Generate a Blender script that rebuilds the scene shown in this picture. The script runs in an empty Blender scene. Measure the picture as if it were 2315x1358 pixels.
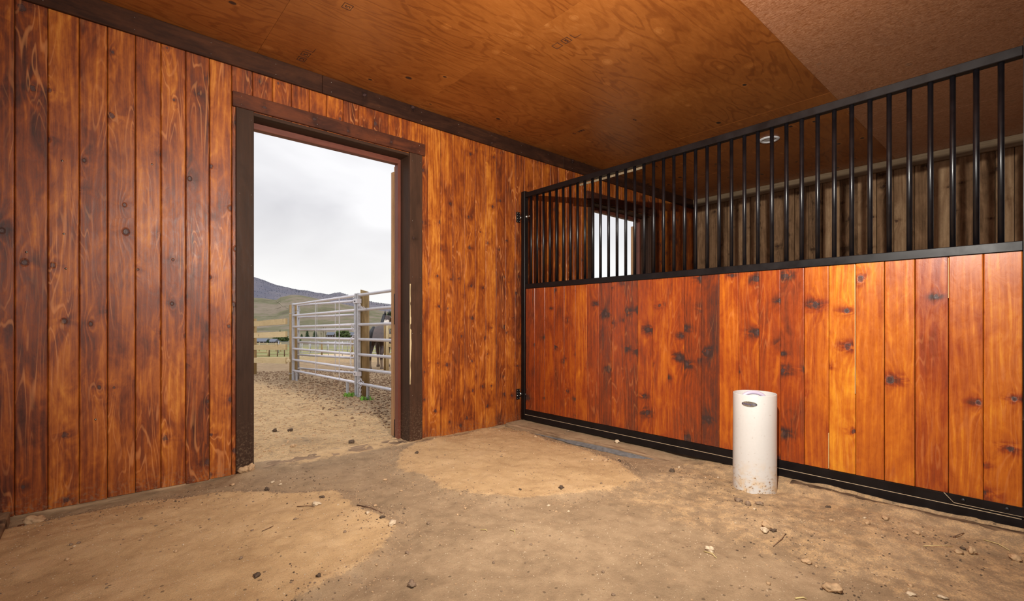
import bpy, math, random
import numpy as np
from mathutils import Vector, Matrix

# ------------------------------------------------------------------ camera, sky, lamps, exposure
SC = bpy.context.scene
COL = SC.collection
SC.view_settings.view_transform = 'Standard'
SC.view_settings.look = 'None'
SC.view_settings.exposure = 0.0
SC.view_settings.gamma = 1.0
try: SC.view_settings.use_curve_mapping = False
except Exception: pass

CAM_H = 1.05
YAW = math.radians(41.4245)
cam_d = bpy.data.cameras.new('camera'); cam = bpy.data.objects.new('camera', cam_d); COL.objects.link(cam)
cam_d.sensor_fit = 'HORIZONTAL'; cam_d.sensor_width = 36.0
cam_d.lens = 1084.0 / 2315.0 * 36.0
cam_d.shift_y = 49.0 / 2315.0
cam_d.clip_start = 0.02; cam_d.clip_end = 12000
cam.location = (0, 0, CAM_H)
cam.rotation_euler = (math.pi / 2, 0, -YAW)
SC.camera = cam

world = bpy.data.worlds.new('overcast'); SC.world = world; world.use_nodes = True
wn = world.node_tree.nodes; wl = world.node_tree.links; wn.clear()
def _w(t, **k):
    n = wn.new(t)
    for a, b in k.items(): setattr(n, a, b)
    return n
w_out = _w('ShaderNodeOutputWorld'); w_bg = _w('ShaderNodeBackground')
w_tc = _w('ShaderNodeTexCoord'); w_sep = _w('ShaderNodeSeparateXYZ')
wl.new(w_tc.outputs['Generated'], w_sep.inputs[0])
w_map = _w('ShaderNodeMapping'); w_map.inputs['Scale'].default_value = (1, 1, 2.0); w_map.inputs['Rotation'].default_value = (0, 0, 0.5)
wl.new(w_tc.outputs['Generated'], w_map.inputs[0])
w_n = _w('ShaderNodeTexNoise'); w_n.inputs['Scale'].default_value = 3.4; w_n.inputs['Detail'].default_value = 5; w_n.inputs['Roughness'].default_value = .42; w_n.inputs['Distortion'].default_value = .3
wl.new(w_map.outputs[0], w_n.inputs['Vector'])
w_cr = _w('ShaderNodeValToRGB')
w_cr.color_ramp.elements[0].position = .36; w_cr.color_ramp.elements[0].color = (.64, .635, .665, 1)
w_cr.color_ramp.elements[1].position = .62; w_cr.color_ramp.elements[1].color = (.90, .895, .915, 1)
wl.new(w_n.outputs['Fac'], w_cr.inputs[0])
w_hor = _w('ShaderNodeMapRange'); w_hor.inputs['From Min'].default_value = .03; w_hor.inputs['From Max'].default_value = .22; w_hor.inputs['To Min'].default_value = 1; w_hor.inputs['To Max'].default_value = 0
wl.new(w_sep.outputs['Z'], w_hor.inputs['Value'])
w_mx = _w('ShaderNodeMix', data_type='RGBA'); w_mx.inputs['B'].default_value = (.93, .92, .90, 1)
wl.new(w_hor.outputs[0], w_mx.inputs['Factor']); wl.new(w_cr.outputs[0], w_mx.inputs['A'])
w_zen = _w('ShaderNodeMapRange'); w_zen.inputs['From Min'].default_value = .45; w_zen.inputs['From Max'].default_value = .95; w_zen.inputs['To Min'].default_value = 1.10; w_zen.inputs['To Max'].default_value = 2.6
wl.new(w_sep.outputs['Z'], w_zen.inputs['Value'])
wl.new(w_mx.outputs['Result'], w_bg.inputs['Color']); wl.new(w_zen.outputs[0], w_bg.inputs['Strength'])
wl.new(w_bg.outputs[0], w_out.inputs[0])

def lamp(name, kind, loc, energy, color, aim=None, **k):
    d = bpy.data.lights.new(name, kind); o = bpy.data.objects.new(name, d); COL.objects.link(o)
    o.location = loc; d.energy = energy; d.color = color
    for a, b in k.items(): setattr(d, a, b)
    if aim is not None:
        o.rotation_euler = (Vector(aim) - Vector(loc)).to_track_quat('-Z', 'Y').to_euler()
    return o
# photographer's strobe on a stand beside the camera, and a soft fill light added in the unseen aisle behind it
lamp('strobe', 'SPOT', (0.92, 0.46, 2.08), 640, (1, .95, .87), aim=(3.0, 2.7, 1.65), spot_size=math.radians(166), spot_blend=1.0, shadow_soft_size=.013)
lamp('added_aisle_fill', 'AREA', (-0.7, -0.9, 1.7), 44, (1, .97, .93), aim=(1.8, 2.4, 1.2), shape='RECTANGLE', size=2.2, size_y=1.8)

# ------------------------------------------------------------------ small maths helpers
rnd = random.Random(7)
_G = np.random.RandomState(11).rand(512, 512)
def vnoise(x, y):
    x = np.asarray(x, float); y = np.asarray(y, float)
    xi = np.floor(x).astype(int); yi = np.floor(y).astype(int); fx = x - xi; fy = y - yi
    fx = fx * fx * (3 - 2 * fx); fy = fy * fy * (3 - 2 * fy)
    g = lambda a, b: _G[a % 512, b % 512]
    return (g(xi, yi) * (1 - fx) + g(xi + 1, yi) * fx) * (1 - fy) + (g(xi, yi + 1) * (1 - fx) + g(xi + 1, yi + 1) * fx) * fy
def fbm(x, y, s=1.0, o=4, seed=0):
    x = np.asarray(x, float) * s + seed * 17.3; y = np.asarray(y, float) * s + seed * 9.1
    a, t, n = 1.0, 0.0, 0.0
    for i in range(o):
        t = t + a * vnoise(x, y); n += a; a *= .5; x = x * 2.03 + 5.1; y = y * 2.03 + 1.7
    return t / n - .5
def sst(a, b, x):
    t = np.clip((np.asarray(x, float) - a) / (b - a), 0, 1); return t * t * (3 - 2 * t)
def sdf(px, py, poly):
    px = np.asarray(px, float); py = np.asarray(py, float)
    d = np.full(px.shape, 1e9); ins = np.zeros(px.shape, bool); n = len(poly)
    for i in range(n):
        ax, ay = poly[i]; bx, by = poly[(i + 1) % n]
        ex, ey = bx - ax, by - ay
        t = np.clip(((px - ax) * ex + (py - ay) * ey) / (ex * ex + ey * ey + 1e-9), 0, 1)
        d = np.minimum(d, np.hypot(px - ax - t * ex, py - ay - t * ey))
        c = ((ay > py) != (by > py)) & (px < (bx - ax) * (py - ay) / ((by - ay) if by != ay else 1e-9) + ax)
        ins ^= c
    return np.where(ins, -d, d)

# ------------------------------------------------------------------ mesh helpers
class MB:
    """collects vertices and faces of ONE mesh, with board coordinates per vertex"""
    def __init__(s): s.v = []; s.f = []; s.bc = []; s.tone = []; s.sm = []
    def add(s, vs, fs, bc=None, tone=0.0, smooth=False):
        o = len(s.v); s.v += [tuple(p) for p in vs]
        s.bc += bc if bc else [(p[0] + p[1], p[2], 0.0) for p in vs]
        s.tone += [tone] * len(vs)
        for f in fs: s.f.append(tuple(o + i for i in f)); s.sm.append(smooth)
    def box(s, x0, x1, y0, y1, z0, z1, g='z', i=0, tone=0.0, b=0.0, jit=0.0):
        if b > 0:
            return s.bbox(x0, x1, y0, y1, z0, z1, g, i, tone, b)
        vs = [(x, y, z) for x in (x0, x1) for y in (y0, y1) for z in (z0, z1)]
        fs = [(0, 1, 3, 2), (4, 6, 7, 5), (0, 4, 5, 1), (2, 3, 7, 6), (0, 2, 6, 4), (1, 5, 7, 3)]
        s.add(vs, fs, s._bc(vs, g, i), tone)
    def _bc(s, vs, g, i):
        if g == 'z': return [(p[0] + p[1], p[2], float(i)) for p in vs]
        if g == 'x': return [(p[1] + p[2], p[0], float(i)) for p in vs]
        return [(p[0] + p[2], p[1], float(i)) for p in vs]
    def bbox(s, x0, x1, y0, y1, z0, z1, g, i, tone, b):
        vs = []
        for sx in (0, 1):
            for sy in (0, 1):
                for sz in (0, 1):
                    X, Y, Z = (x0, x1)[sx], (y0, y1)[sy], (z0, z1)[sz]
                    dx, dy, dz = (b, -b)[sx], (b, -b)[sy], (b, -b)[sz]
                    vs += [(X, Y + dy, Z + dz), (X + dx, Y, Z + dz), (X + dx, Y + dy, Z)]
        V = lambda a, c, d, k: (a * 4 + c * 2 + d) * 3 + k
        fs = []
        for a in (0, 1):
            q = [V(a, 0, 0, 0), V(a, 0, 1, 0), V(a, 1, 1, 0), V(a, 1, 0, 0)]; fs.append(tuple(q if a == 0 else q[::-1]))
            q = [V(0, a, 0, 1), V(1, a, 0, 1), V(1, a, 1, 1), V(0, a, 1, 1)]; fs.append(tuple(q if a == 0 else q[::-1]))
            q = [V(0, 0, a, 2), V(0, 1, a, 2), V(1, 1, a, 2), V(1, 0, a, 2)]; fs.append(tuple(q if a == 0 else q[::-1]))
        for a in (0, 1):
            for c in (0, 1):
                def e(q, flip): fs.append(tuple(q[::-1] if flip else q))
                e([V(a, c, 0, 0), V(a, c, 0, 1), V(a, c, 1, 1), V(a, c, 1, 0)], (a ^ c) == 1)
                e([V(a, 0, c, 0), V(a, 1, c, 0), V(a, 1, c, 2), V(a, 0, c, 2)], (a ^ c) == 1)
                e([V(0, a, c, 1), V(0, a, c, 2), V(1, a, c, 2), V(1, a, c, 1)], (a ^ c) == 1)
                for d in (0, 1):
                    e([V(a, c, d, 0), V(a, c, d, 1), V(a, c, d, 2)], (a ^ c ^ d) == 1)
        s.add(vs, fs, s._bc(vs, g, i), tone)
    def prism(s, prof, z0, z1, i=0, tone=0.0, bcf=None):
        """profile of (x, y) points swept from z0 to z1"""
        n = len(prof); vs = [(x, y, z0) for x, y in prof] + [(x, y, z1) for x, y in prof]
        fs = [(k, (k + 1) % n, n + (k + 1) % n, n + k) for k in range(n)] + [tuple(range(n))[::-1], tuple(range(n, 2 * n))]
        s.add(vs, fs, [((bcf(p) if bcf else p[0] + p[1]), p[2], float(i)) for p in vs], tone)
    def tube(s, pts, r, n=12, cap=True, smooth=True, i=0, tone=0.0, closed=False):
        pts = [Vector(p) for p in pts]; m = len(pts); rr = r if isinstance(r, (list, tuple)) else [r] * m
        vs, bc = [], []; up = None; L = 0
        for k, p in enumerate(pts):
            a = pts[(k - 1) % m] if (k > 0 or closed) else p; c = pts[(k + 1) % m] if (k < m - 1 or closed) else p
            t = (c - a).normalized()
            if up is None: up = Vector((0, 0, 1)) if abs(t.z) < .9 else Vector((1, 0, 0))
            sd = t.cross(up).normalized(); up = sd.cross(t).normalized()
            if k: L += (p - pts[k - 1]).length
            for q in range(n):
                an = 2 * math.pi * q / n
                vs.append(tuple(p + (sd * math.cos(an) + up * math.sin(an)) * rr[k])); bc.append((q / n * 2 * math.pi * rr[k], L + i, float(i)))
        fs = []
        for k in range(m if closed else m - 1):
            k2 = (k + 1) % m
            for q in range(n): fs.append((k * n + q, k2 * n + q, k2 * n + (q + 1) % n, k * n + (q + 1) % n))
        if cap and not closed: fs += [tuple(range(n)), tuple(range((m - 1) * n, m * n))[::-1]]
        # outward winding
        s.add(vs, [f[::-1] for f in fs], bc, tone, smooth)
    def lathe(s, prof, c, n=48, smooth=True, i=0):
        """(radius, z) profile turned round the vertical through c"""
        vs, bc = [], []
        for r, z in prof:
            for q in range(n):
                a = 2 * math.pi * q / n; vs.append((c[0] + r * math.cos(a), c[1] + r * math.sin(a), c[2] + z)); bc.append((a * .13, z, float(i)))
        fs = [(k * n + q, k * n + (q + 1) % n, (k + 1) * n + (q + 1) % n, (k + 1) * n + q) for k in range(len(prof) - 1) for q in range(n)]
        s.add(vs, fs, bc, 0, smooth)
    def blob(s, c, r, seed, sub=2, sq=(1, 1, 1), rough=.25, smooth=True):
        vs, fs = ICO[sub]; R = random.Random(seed); ph = [R.uniform(0, 6) for _ in range(6)]
        rot = Matrix.Rotation(R.uniform(0, 6), 3, 'Z') @ Matrix.Rotation(R.uniform(-.3, .3), 3, 'X')
        out = []
        for v in vs:
            k = 1 + rough * (math.sin(3 * v[0] + ph[0]) * math.sin(2.5 * v[1] + ph[1]) + .5 * math.sin(6 * v[2] + ph[2]) * math.sin(5 * v[0] + ph[3]) + .3 * math.sin(11 * v[1] + ph[4]) * math.sin(9 * v[2] + ph[5]))
            p = rot @ Vector((v[0] * sq[0], v[1] * sq[1], v[2] * sq[2])) * (r * k)
            out.append((c[0] + p.x, c[1] + p.y, c[2] + p.z))
        s.add(out, fs, None, R.random(), smooth)
    def build(s, name, mat, parent=None, **props):
        me = bpy.data.meshes.new(name); me.from_pydata(s.v, [], s.f); me.update()
        at = me.attributes.new('bc', 'FLOAT_VECTOR', 'POINT'); at.data.foreach_set('vector', np.array(s.bc, np.float32).ravel())
        at = me.attributes.new('tone', 'FLOAT', 'POINT'); at.data.foreach_set('value', np.array(s.tone, np.float32))
        me.polygons.foreach_set('use_smooth', s.sm)
        me.materials.append(mat)
        o = bpy.data.objects.new(name, me); COL.objects.link(o)
        if parent: o.parent = parent
        for k, v in props.items(): o[k] = v
        return o
def _ico(sub):
    import bmesh
    bm = bmesh.new(); bmesh.ops.create_icosphere(bm, subdivisions=sub, radius=1)
    r = ([tuple(v.co) for v in bm.verts], [tuple(v.index for v in f.verts) for f in bm.faces]); bm.free(); return r
ICO = {1: _ico(1), 2: _ico(2), 3: _ico(3)}
def smooth_by_angle(o, deg=40):
    for e in o.data.edges: pass
def thing(name, label, cat, loc=(0, 0, 0), group=None, rz=0.0):
    o = bpy.data.objects.new(name, None); COL.objects.link(o); o.location = loc; o.rotation_euler = (0, 0, rz)
    o.empty_display_size = .1; o['label'] = label; o['category'] = cat
    if group: o['group'] = group
    return o
def local(o, parent):
    """keep a mesh modelled in world coordinates in place under a thing whose Empty is elsewhere"""
    o.parent = parent
    m = Matrix.Translation(parent.location) @ parent.rotation_euler.to_matrix().to_4x4()
    o.data.transform(m.inverted()); return o

# ------------------------------------------------------------------ materials
def M(name):
    m = bpy.data.materials.new(name); m.use_nodes = True; nt = m.node_tree
    b = nt.nodes['Principled BSDF']; return m, nt, b
class N:
    def __init__(s, nt): s.nt = nt
    def new(s, t, **k):
        n = s.nt.nodes.new(t)
        for a, b in k.items(): setattr(n, a, b)
        return n
    def link(s, a, b): s.nt.links.new(a, b)
    def setin(s, sock, v):
        if isinstance(v, bpy.types.NodeSocket): s.link(v, sock)
        else: sock.default_value = v
    def math(s, op, a, b=0.0, c=None, clamp=False):
        n = s.new('ShaderNodeMath', operation=op); n.use_clamp = clamp
        s.setin(n.inputs[0], a); s.setin(n.inputs[1], b)
        if c is not None: s.setin(n.inputs[2], c)
        return n.outputs[0]
    def xyz(s, x, y, z=0.0):
        n = s.new('ShaderNodeCombineXYZ'); s.setin(n.inputs[0], x); s.setin(n.inputs[1], y); s.setin(n.inputs[2], z); return n.outputs[0]
    def sep(s, v):
        n = s.new('ShaderNodeSeparateXYZ'); s.link(v, n.inputs[0]); return n.outputs
    def noise(s, v, scale=1.0, detail=2.0, rough=.5, dist=0.0, dim='3D'):
        n = s.new('ShaderNodeTexNoise', noise_dimensions=dim); s.link(v, n.inputs['Vector'])
        n.inputs['Scale'].default_value = scale; n.inputs['Detail'].default_value = detail; n.inputs['Roughness'].default_value = rough; n.inputs['Distortion'].default_value = dist
        return n.outputs['Fac']
    def vor(s, v, scale=1.0, feature='F1', rand=1.0, dim='3D'):
        n = s.new('ShaderNodeTexVoronoi', voronoi_dimensions=dim, feature=feature); s.link(v, n.inputs['Vector'])
        n.inputs['Scale'].default_value = scale; n.inputs['Randomness'].default_value = rand; return n
    def mr(s, v, a, b, c=0.0, d=1.0, smooth=False):
        n = s.new('ShaderNodeMapRange'); n.clamp = True
        if smooth: n.interpolation_type = 'SMOOTHSTEP'
        s.setin(n.inputs['Value'], v)
        for k, x in (('From Min', a), ('From Max', b), ('To Min', c), ('To Max', d)): s.setin(n.inputs[k], x)
        return n.outputs[0]
    def ramp(s, v, stops):
        n = s.new('ShaderNodeValToRGB'); e = n.color_ramp.elements
        while len(e) < len(stops): e.new(.5)
        for k, (p, c) in enumerate(stops): e[k].position = p; e[k].color = (*c, 1)
        s.link(v, n.inputs[0]); return n.outputs[0]
    def mix(s, f, a, b, mode='MIX'):
        n = s.new('ShaderNodeMix', data_type='RGBA', blend_type=mode)
        for k, x in (('Factor', f), ('A', a), ('B', b)):
            if isinstance(x, bpy.types.NodeSocket): s.link(x, n.inputs[k])
            else: n.inputs[k].default_value = (x if k == 'Factor' else (*x, 1) if len(x) == 3 else x)
        return n.outputs['Result']
    def attr(s, name):
        n = s.new('ShaderNodeAttribute'); n.attribute_name = name; return n
    def bump(s, h, strength=.3, dist=.001):
        n = s.new('ShaderNodeBump'); n.inputs['Strength'].default_value = strength; n.inputs['Distance'].default_value = dist
        s.link(h, n.inputs['Height']); return n.outputs[0]

def wood(name, stops, rough=.3, blotch=1.0, line=.12, knots=.55, tone_gain=1.0, smudge=.3, spec=.5, line_freq=55, kdark=.55, base=.5, fiber=.14, idvar=.16, kx=.15, ky=.34, bump=.25, coat=0.0, dust=None, warp=9.0, flame=0.0, kcol=(.085, .045, .04)):
    m, nt, b = M(name); n = N(nt)
    a = n.sep(n.attr('bc').outputs['Vector']); tone = n.attr('tone').outputs['Fac']
    u = n.math('ADD', a[0], n.math('MULTIPLY', a[2], 3.173)); v = n.math('ADD', a[1], n.math('MULTIPLY', a[2], 5.717))
    P = n.xyz(u, v)
    n1 = n.noise(n.xyz(n.math('MULTIPLY', u, 5.0), n.math('MULTIPLY', v, .75), a[2]), 1, 2.0, .45)
    K = n.xyz(n.math('DIVIDE', u, kx), n.math('DIVIDE', v, ky))
    vo = n.vor(K, 1.0, dim='2D', rand=1.0)
    ks = n.sep(K); ps = n.sep(vo.outputs['Position']); cs = n.sep(vo.outputs['Color'])
    dx = n.math('MULTIPLY', n.math('SUBTRACT', ks[0], ps[0]), kx); dy = n.math('MULTIPLY', n.math('SUBTRACT', ks[1], ps[1]), ky)
    on = n.math('LESS_THAN', cs[0], knots)
    ksz = n.math('MULTIPLY_ADD', cs[1], .95, .45)
    dx = n.math('DIVIDE', dx, ksz); dy = n.math('DIVIDE', dy, ksz)
    dc = n.math('SQRT', n.math('ADD', n.math('MULTIPLY', dx, dx), n.math('MULTIPLY', n.math('MULTIPLY', dy, dy), .62)))
    wob = n.noise(P, 55, 2.0)
    dcw = n.math('MULTIPLY_ADD', n.math('SUBTRACT', wob, .5), .020, dc)
    core = n.math('MULTIPLY', n.mr(dcw, .006, .0125, 1, 0, True), on)
    ringd = n.math('MULTIPLY', n.mr(n.math('ABSOLUTE', n.math('SUBTRACT', dcw, .0105)), .0, .0024, 1, 0), on)
    def gauss(sx, sy):
        q = n.math('ADD', n.math('POWER', n.math('DIVIDE', n.math('ABSOLUTE', dx), sx), 2.0), n.math('POWER', n.math('DIVIDE', n.math('ABSOLUTE', dy), sy), 2.0))
        return n.math('MULTIPLY', n.math('POWER', 2.718, n.math('MULTIPLY', q, -1.0)), on)
    e = gauss(.030, .080)
    g = n.math('ADD', n.math('MULTIPLY', u, line_freq), n.math('MULTIPLY', n1, warp))
    g = n.math('MULTIPLY_ADD', e, 3.4, g)
    ringf = n.math('MULTIPLY', dc, 330.0)
    near = n.mr(dc, .008, .016, 1, 0, True); near = n.math('MULTIPLY', near, on)
    gm = n.new('ShaderNodeMix', data_type='FLOAT'); n.setin(gm.inputs[0], near); n.setin(gm.inputs[2], g); n.setin(gm.inputs[3], ringf)
    sn = n.math('SINE', n.math('MULTIPLY', gm.outputs[0], 3.1))
    ln = n.math('POWER', n.math('MULTIPLY_ADD', sn, .5, .5), 2.4)
    lamp_ = n.mr(n.noise(n.xyz(n.math('MULTIPLY', u, 3.0), n.math('MULTIPLY', v, 1.5), 5.0), 1, 2), .35, .65, .35, 1.5)
    fb = n.noise(n.xyz(n.math('MULTIPLY', u, 330.0), n.math('MULTIPLY', v, 9.0)), 1, 3.0, .6)
    fb2 = n.noise(n.xyz(n.math('MULTIPLY', n.math('MULTIPLY_ADD', n1, .08, u), 95.0), n.math('MULTIPLY', v, 2.2)), 1, 4.0, .7)
    bl = n.noise(n.xyz(n.math('MULTIPLY', u, 9.0), n.math('MULTIPLY', v, 2.6), a[2]), 1, 6.0, .60, .8)
    bl2 = n.noise(n.xyz(n.math('MULTIPLY', u, 26.0), n.math('MULTIPLY', v, 14.0), a[2]), 1, 4.0, .6, 1.2)
    sm_n = n.noise(n.xyz(n.math('MULTIPLY', u, 14.0), n.math('MULTIPLY', v, 22.0)), 1, 3.0, .6, .5)
    sm = n.math('MULTIPLY', gauss(.060, .030), n.mr(sm_n, .36, .56, 0, 1.2))
    wn_ = n.new('ShaderNodeTexWhiteNoise', noise_dimensions='1D'); n.link(a[2], wn_.inputs['W'])
    t = n.math('MULTIPLY_ADD', n.math('SUBTRACT', bl, .5), 1.25 * blotch, base)
    t = n.math('MULTIPLY_ADD', n.math('SUBTRACT', bl2, .5), .30 * blotch, t)
    t = n.math('MULTIPLY_ADD', n.math('SUBTRACT', wn_.outputs['Value'], .5), 2 * idvar, t)
    t = n.math('MULTIPLY_ADD', tone, tone_gain, t)
    t = n.math('MULTIPLY_ADD', n.math('MULTIPLY', n.math('SUBTRACT', ln, .35), lamp_), line, t)
    t = n.math('MULTIPLY_ADD', n.math('SUBTRACT', fb, .5), fiber, t)
    t = n.math('MULTIPLY_ADD', n.math('SUBTRACT', fb2, .5), fiber * 1.6, t)
    t = n.math('MULTIPLY_ADD', core, -.30 * kdark / .55, t)
    t = n.math('MULTIPLY_ADD', ringd, -kdark * .42, t)
    t = n.math('MULTIPLY_ADD', sm, -smudge, t)
    col = n.ramp(t, stops)
    if flame:   # pale latewood lines in long flame-shaped loops
        fl = n.noise(n.xyz(n.math('MULTIPLY', u, 11.0), n.math('MULTIPLY', v, 1.15), n.math('MULTIPLY', a[2], 1.7)), 1, 1.6, .4, .25)
        fs = n.math('SINE', n.math('MULTIPLY_ADD', fb2, 1.2, n.math('MULTIPLY', n.math('MULTIPLY_ADD', e, .06, fl), 85.0)))
        fm = n.mr(n.noise(n.xyz(n.math('MULTIPLY', u, 6.0), n.math('MULTIPLY', v, 1.4), n.math('ADD', a[2], 9.0)), 1, 2), .47, .62)
        col = n.mix(n.math('MULTIPLY', n.math('MULTIPLY', n.mr(fs, .70, 1.0), fm), flame), col, (.66, .26, .085))
    col = n.mix(n.math('MULTIPLY', core, .55), col, kcol)
    if dust is not None:   # dried mud splashed on the foot of the boards
        z0, z1, dcol = dust
        sp = n.noise(P, 60, 5, .75)
        low = n.mr(a[1], z0, z1, 1, 0)
        f = n.math('MULTIPLY', low, n.mr(sp, .50, .62, 0, .75))
        col = n.mix(f, col, dcol)
    n.link(col, b.inputs['Base Color'])
    rr = n.math('MULTIPLY_ADD', n.math('SUBTRACT', fb2, .5), .25, n.math('MULTIPLY_ADD', n.math('SUBTRACT', bl2, .5), .22, rough), clamp=True)
    n.link(rr, b.inputs['Roughness']); b.inputs['Specular IOR Level'].default_value = spec
    if coat: b.inputs['Coat Weight'].default_value = coat; b.inputs['Coat Roughness'].default_value = .25
    hgt = n.math('ADD', n.math('MULTIPLY', ln, .5), n.math('ADD', n.math('MULTIPLY', fb, .5), n.math('MULTIPLY', ringd, -1.0)))
    hgt = n.math('MULTIPLY_ADD', bl2, 1.2, hgt)
    n.link(n.bump(hgt, bump, .0012), b.inputs['Normal'])
    return m

RED = [(0.0, (.045, .013, .007)), (.22, (.105, .024, .009)), (.45, (.215, .046, .009)), (.68, (.37, .098, .012)), (1.0, (.60, .22, .030))]
M_wall = wood('stained_wall_wood', RED, rough=.44, blotch=1.05, knots=.72, base=.49, line=.14, fiber=.30, spec=.30, smudge=.2, flame=.45, dust=(0.0, .12, (.22, .12, .07)), bump=.35)
M_panel = wood('stained_panel_wood', [(0.0, (.045, .023, .019)), (.2, (.125, .028, .012)), (.42, (.265, .045, .009)), (.68, (.46, .118, .011)), (1.0, (.74, .31, .022))],
               rough=.30, blotch=.62, knots=.5, base=.44, line=.09, fiber=.22, smudge=.45, flame=.18, tone_gain=1.0, idvar=.03, dust=(.0, .22, (.25, .07, .03)), bump=.22, spec=.36)
M_trim = wood('brown_trim_wood', [(0, (.010, .004, .003)), (.5, (.032, .0125, .007)), (1, (.085, .030, .013))], rough=.6, blotch=.9, knots=.3, line=.05, fiber=.2, spec=.12)
M_head = wood('head_casing_wood', [(0, (.012, .006, .005)), (.5, (.055, .018, .010)), (1, (.13, .036, .014))], rough=.55, blotch=1.1, knots=.6, line=.05, fiber=.2, spec=.15)
M_casing = wood('brown_casing_wood', [(0, (.015, .008, .005)), (.5, (.048, .024, .0145)), (1, (.10, .046, .026))], rough=.6, blotch=.5, knots=.15, line=.05, fiber=.2, spec=.12, dust=(-.05, .4, (.20, .13, .08)))
M_redtrim = wood('red_brown_stop_wood', [(0, (.05, .016, .010)), (.5, (.135, .038, .022)), (1, (.24, .08, .045))], rough=.5, blotch=.5, knots=.1, line=.05, spec=.35, dust=(-.05, .25, (.25, .15, .1)))
M_raw = wood('weathered_raw_wood', [(0, (.10, .06, .035)), (.5, (.28, .165, .085)), (1, (.46, .30, .17))], rough=.7, blotch=.5, knots=.1, line=.1, spec=.25)
M_leaf = wood('door_leaf_wood', [(0, (.16, .09, .05)), (.5, (.40, .22, .105)), (1, (.6, .38, .2))], rough=.75, blotch=.5, knots=.1, line=.1, spec=.2)
M_rough = wood('rough_sawn_board', [(0, (.06, .034, .018)), (.5, (.27, .158, .084)), (1, (.52, .35, .20))], rough=.8, blotch=.9, knots=.5, line=.12, spec=.12, idvar=.24, fiber=.25)
M_battn = wood('grey_rail_wood', [(0, (.08, .055, .035)), (.5, (.21, .15, .09)), (1, (.36, .27, .17))], rough=.75, blotch=.5, knots=.15, line=.1, spec=.2)
M_sill = wood('muddy_sill_wood', [(0, (.06, .036, .022)), (.5, (.22, .14, .082)), (1, (.42, .28, .165))], rough=.9, blotch=1.3, knots=.1, line=.2, spec=.15)
M_post = wood('round_post_wood', [(0, (.11, .075, .035)), (.5, (.30, .20, .09)), (1, (.48, .34, .17))], rough=.8, blotch=.9, knots=.2, line=.2, spec=.15, line_freq=40)
M_board = wood('new_fence_board', [(0, (.36, .26, .13)), (.5, (.58, .45, .25)), (1, (.74, .61, .38))], rough=.75, blotch=.5, knots=.2, line=.07, spec=.2)

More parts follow.
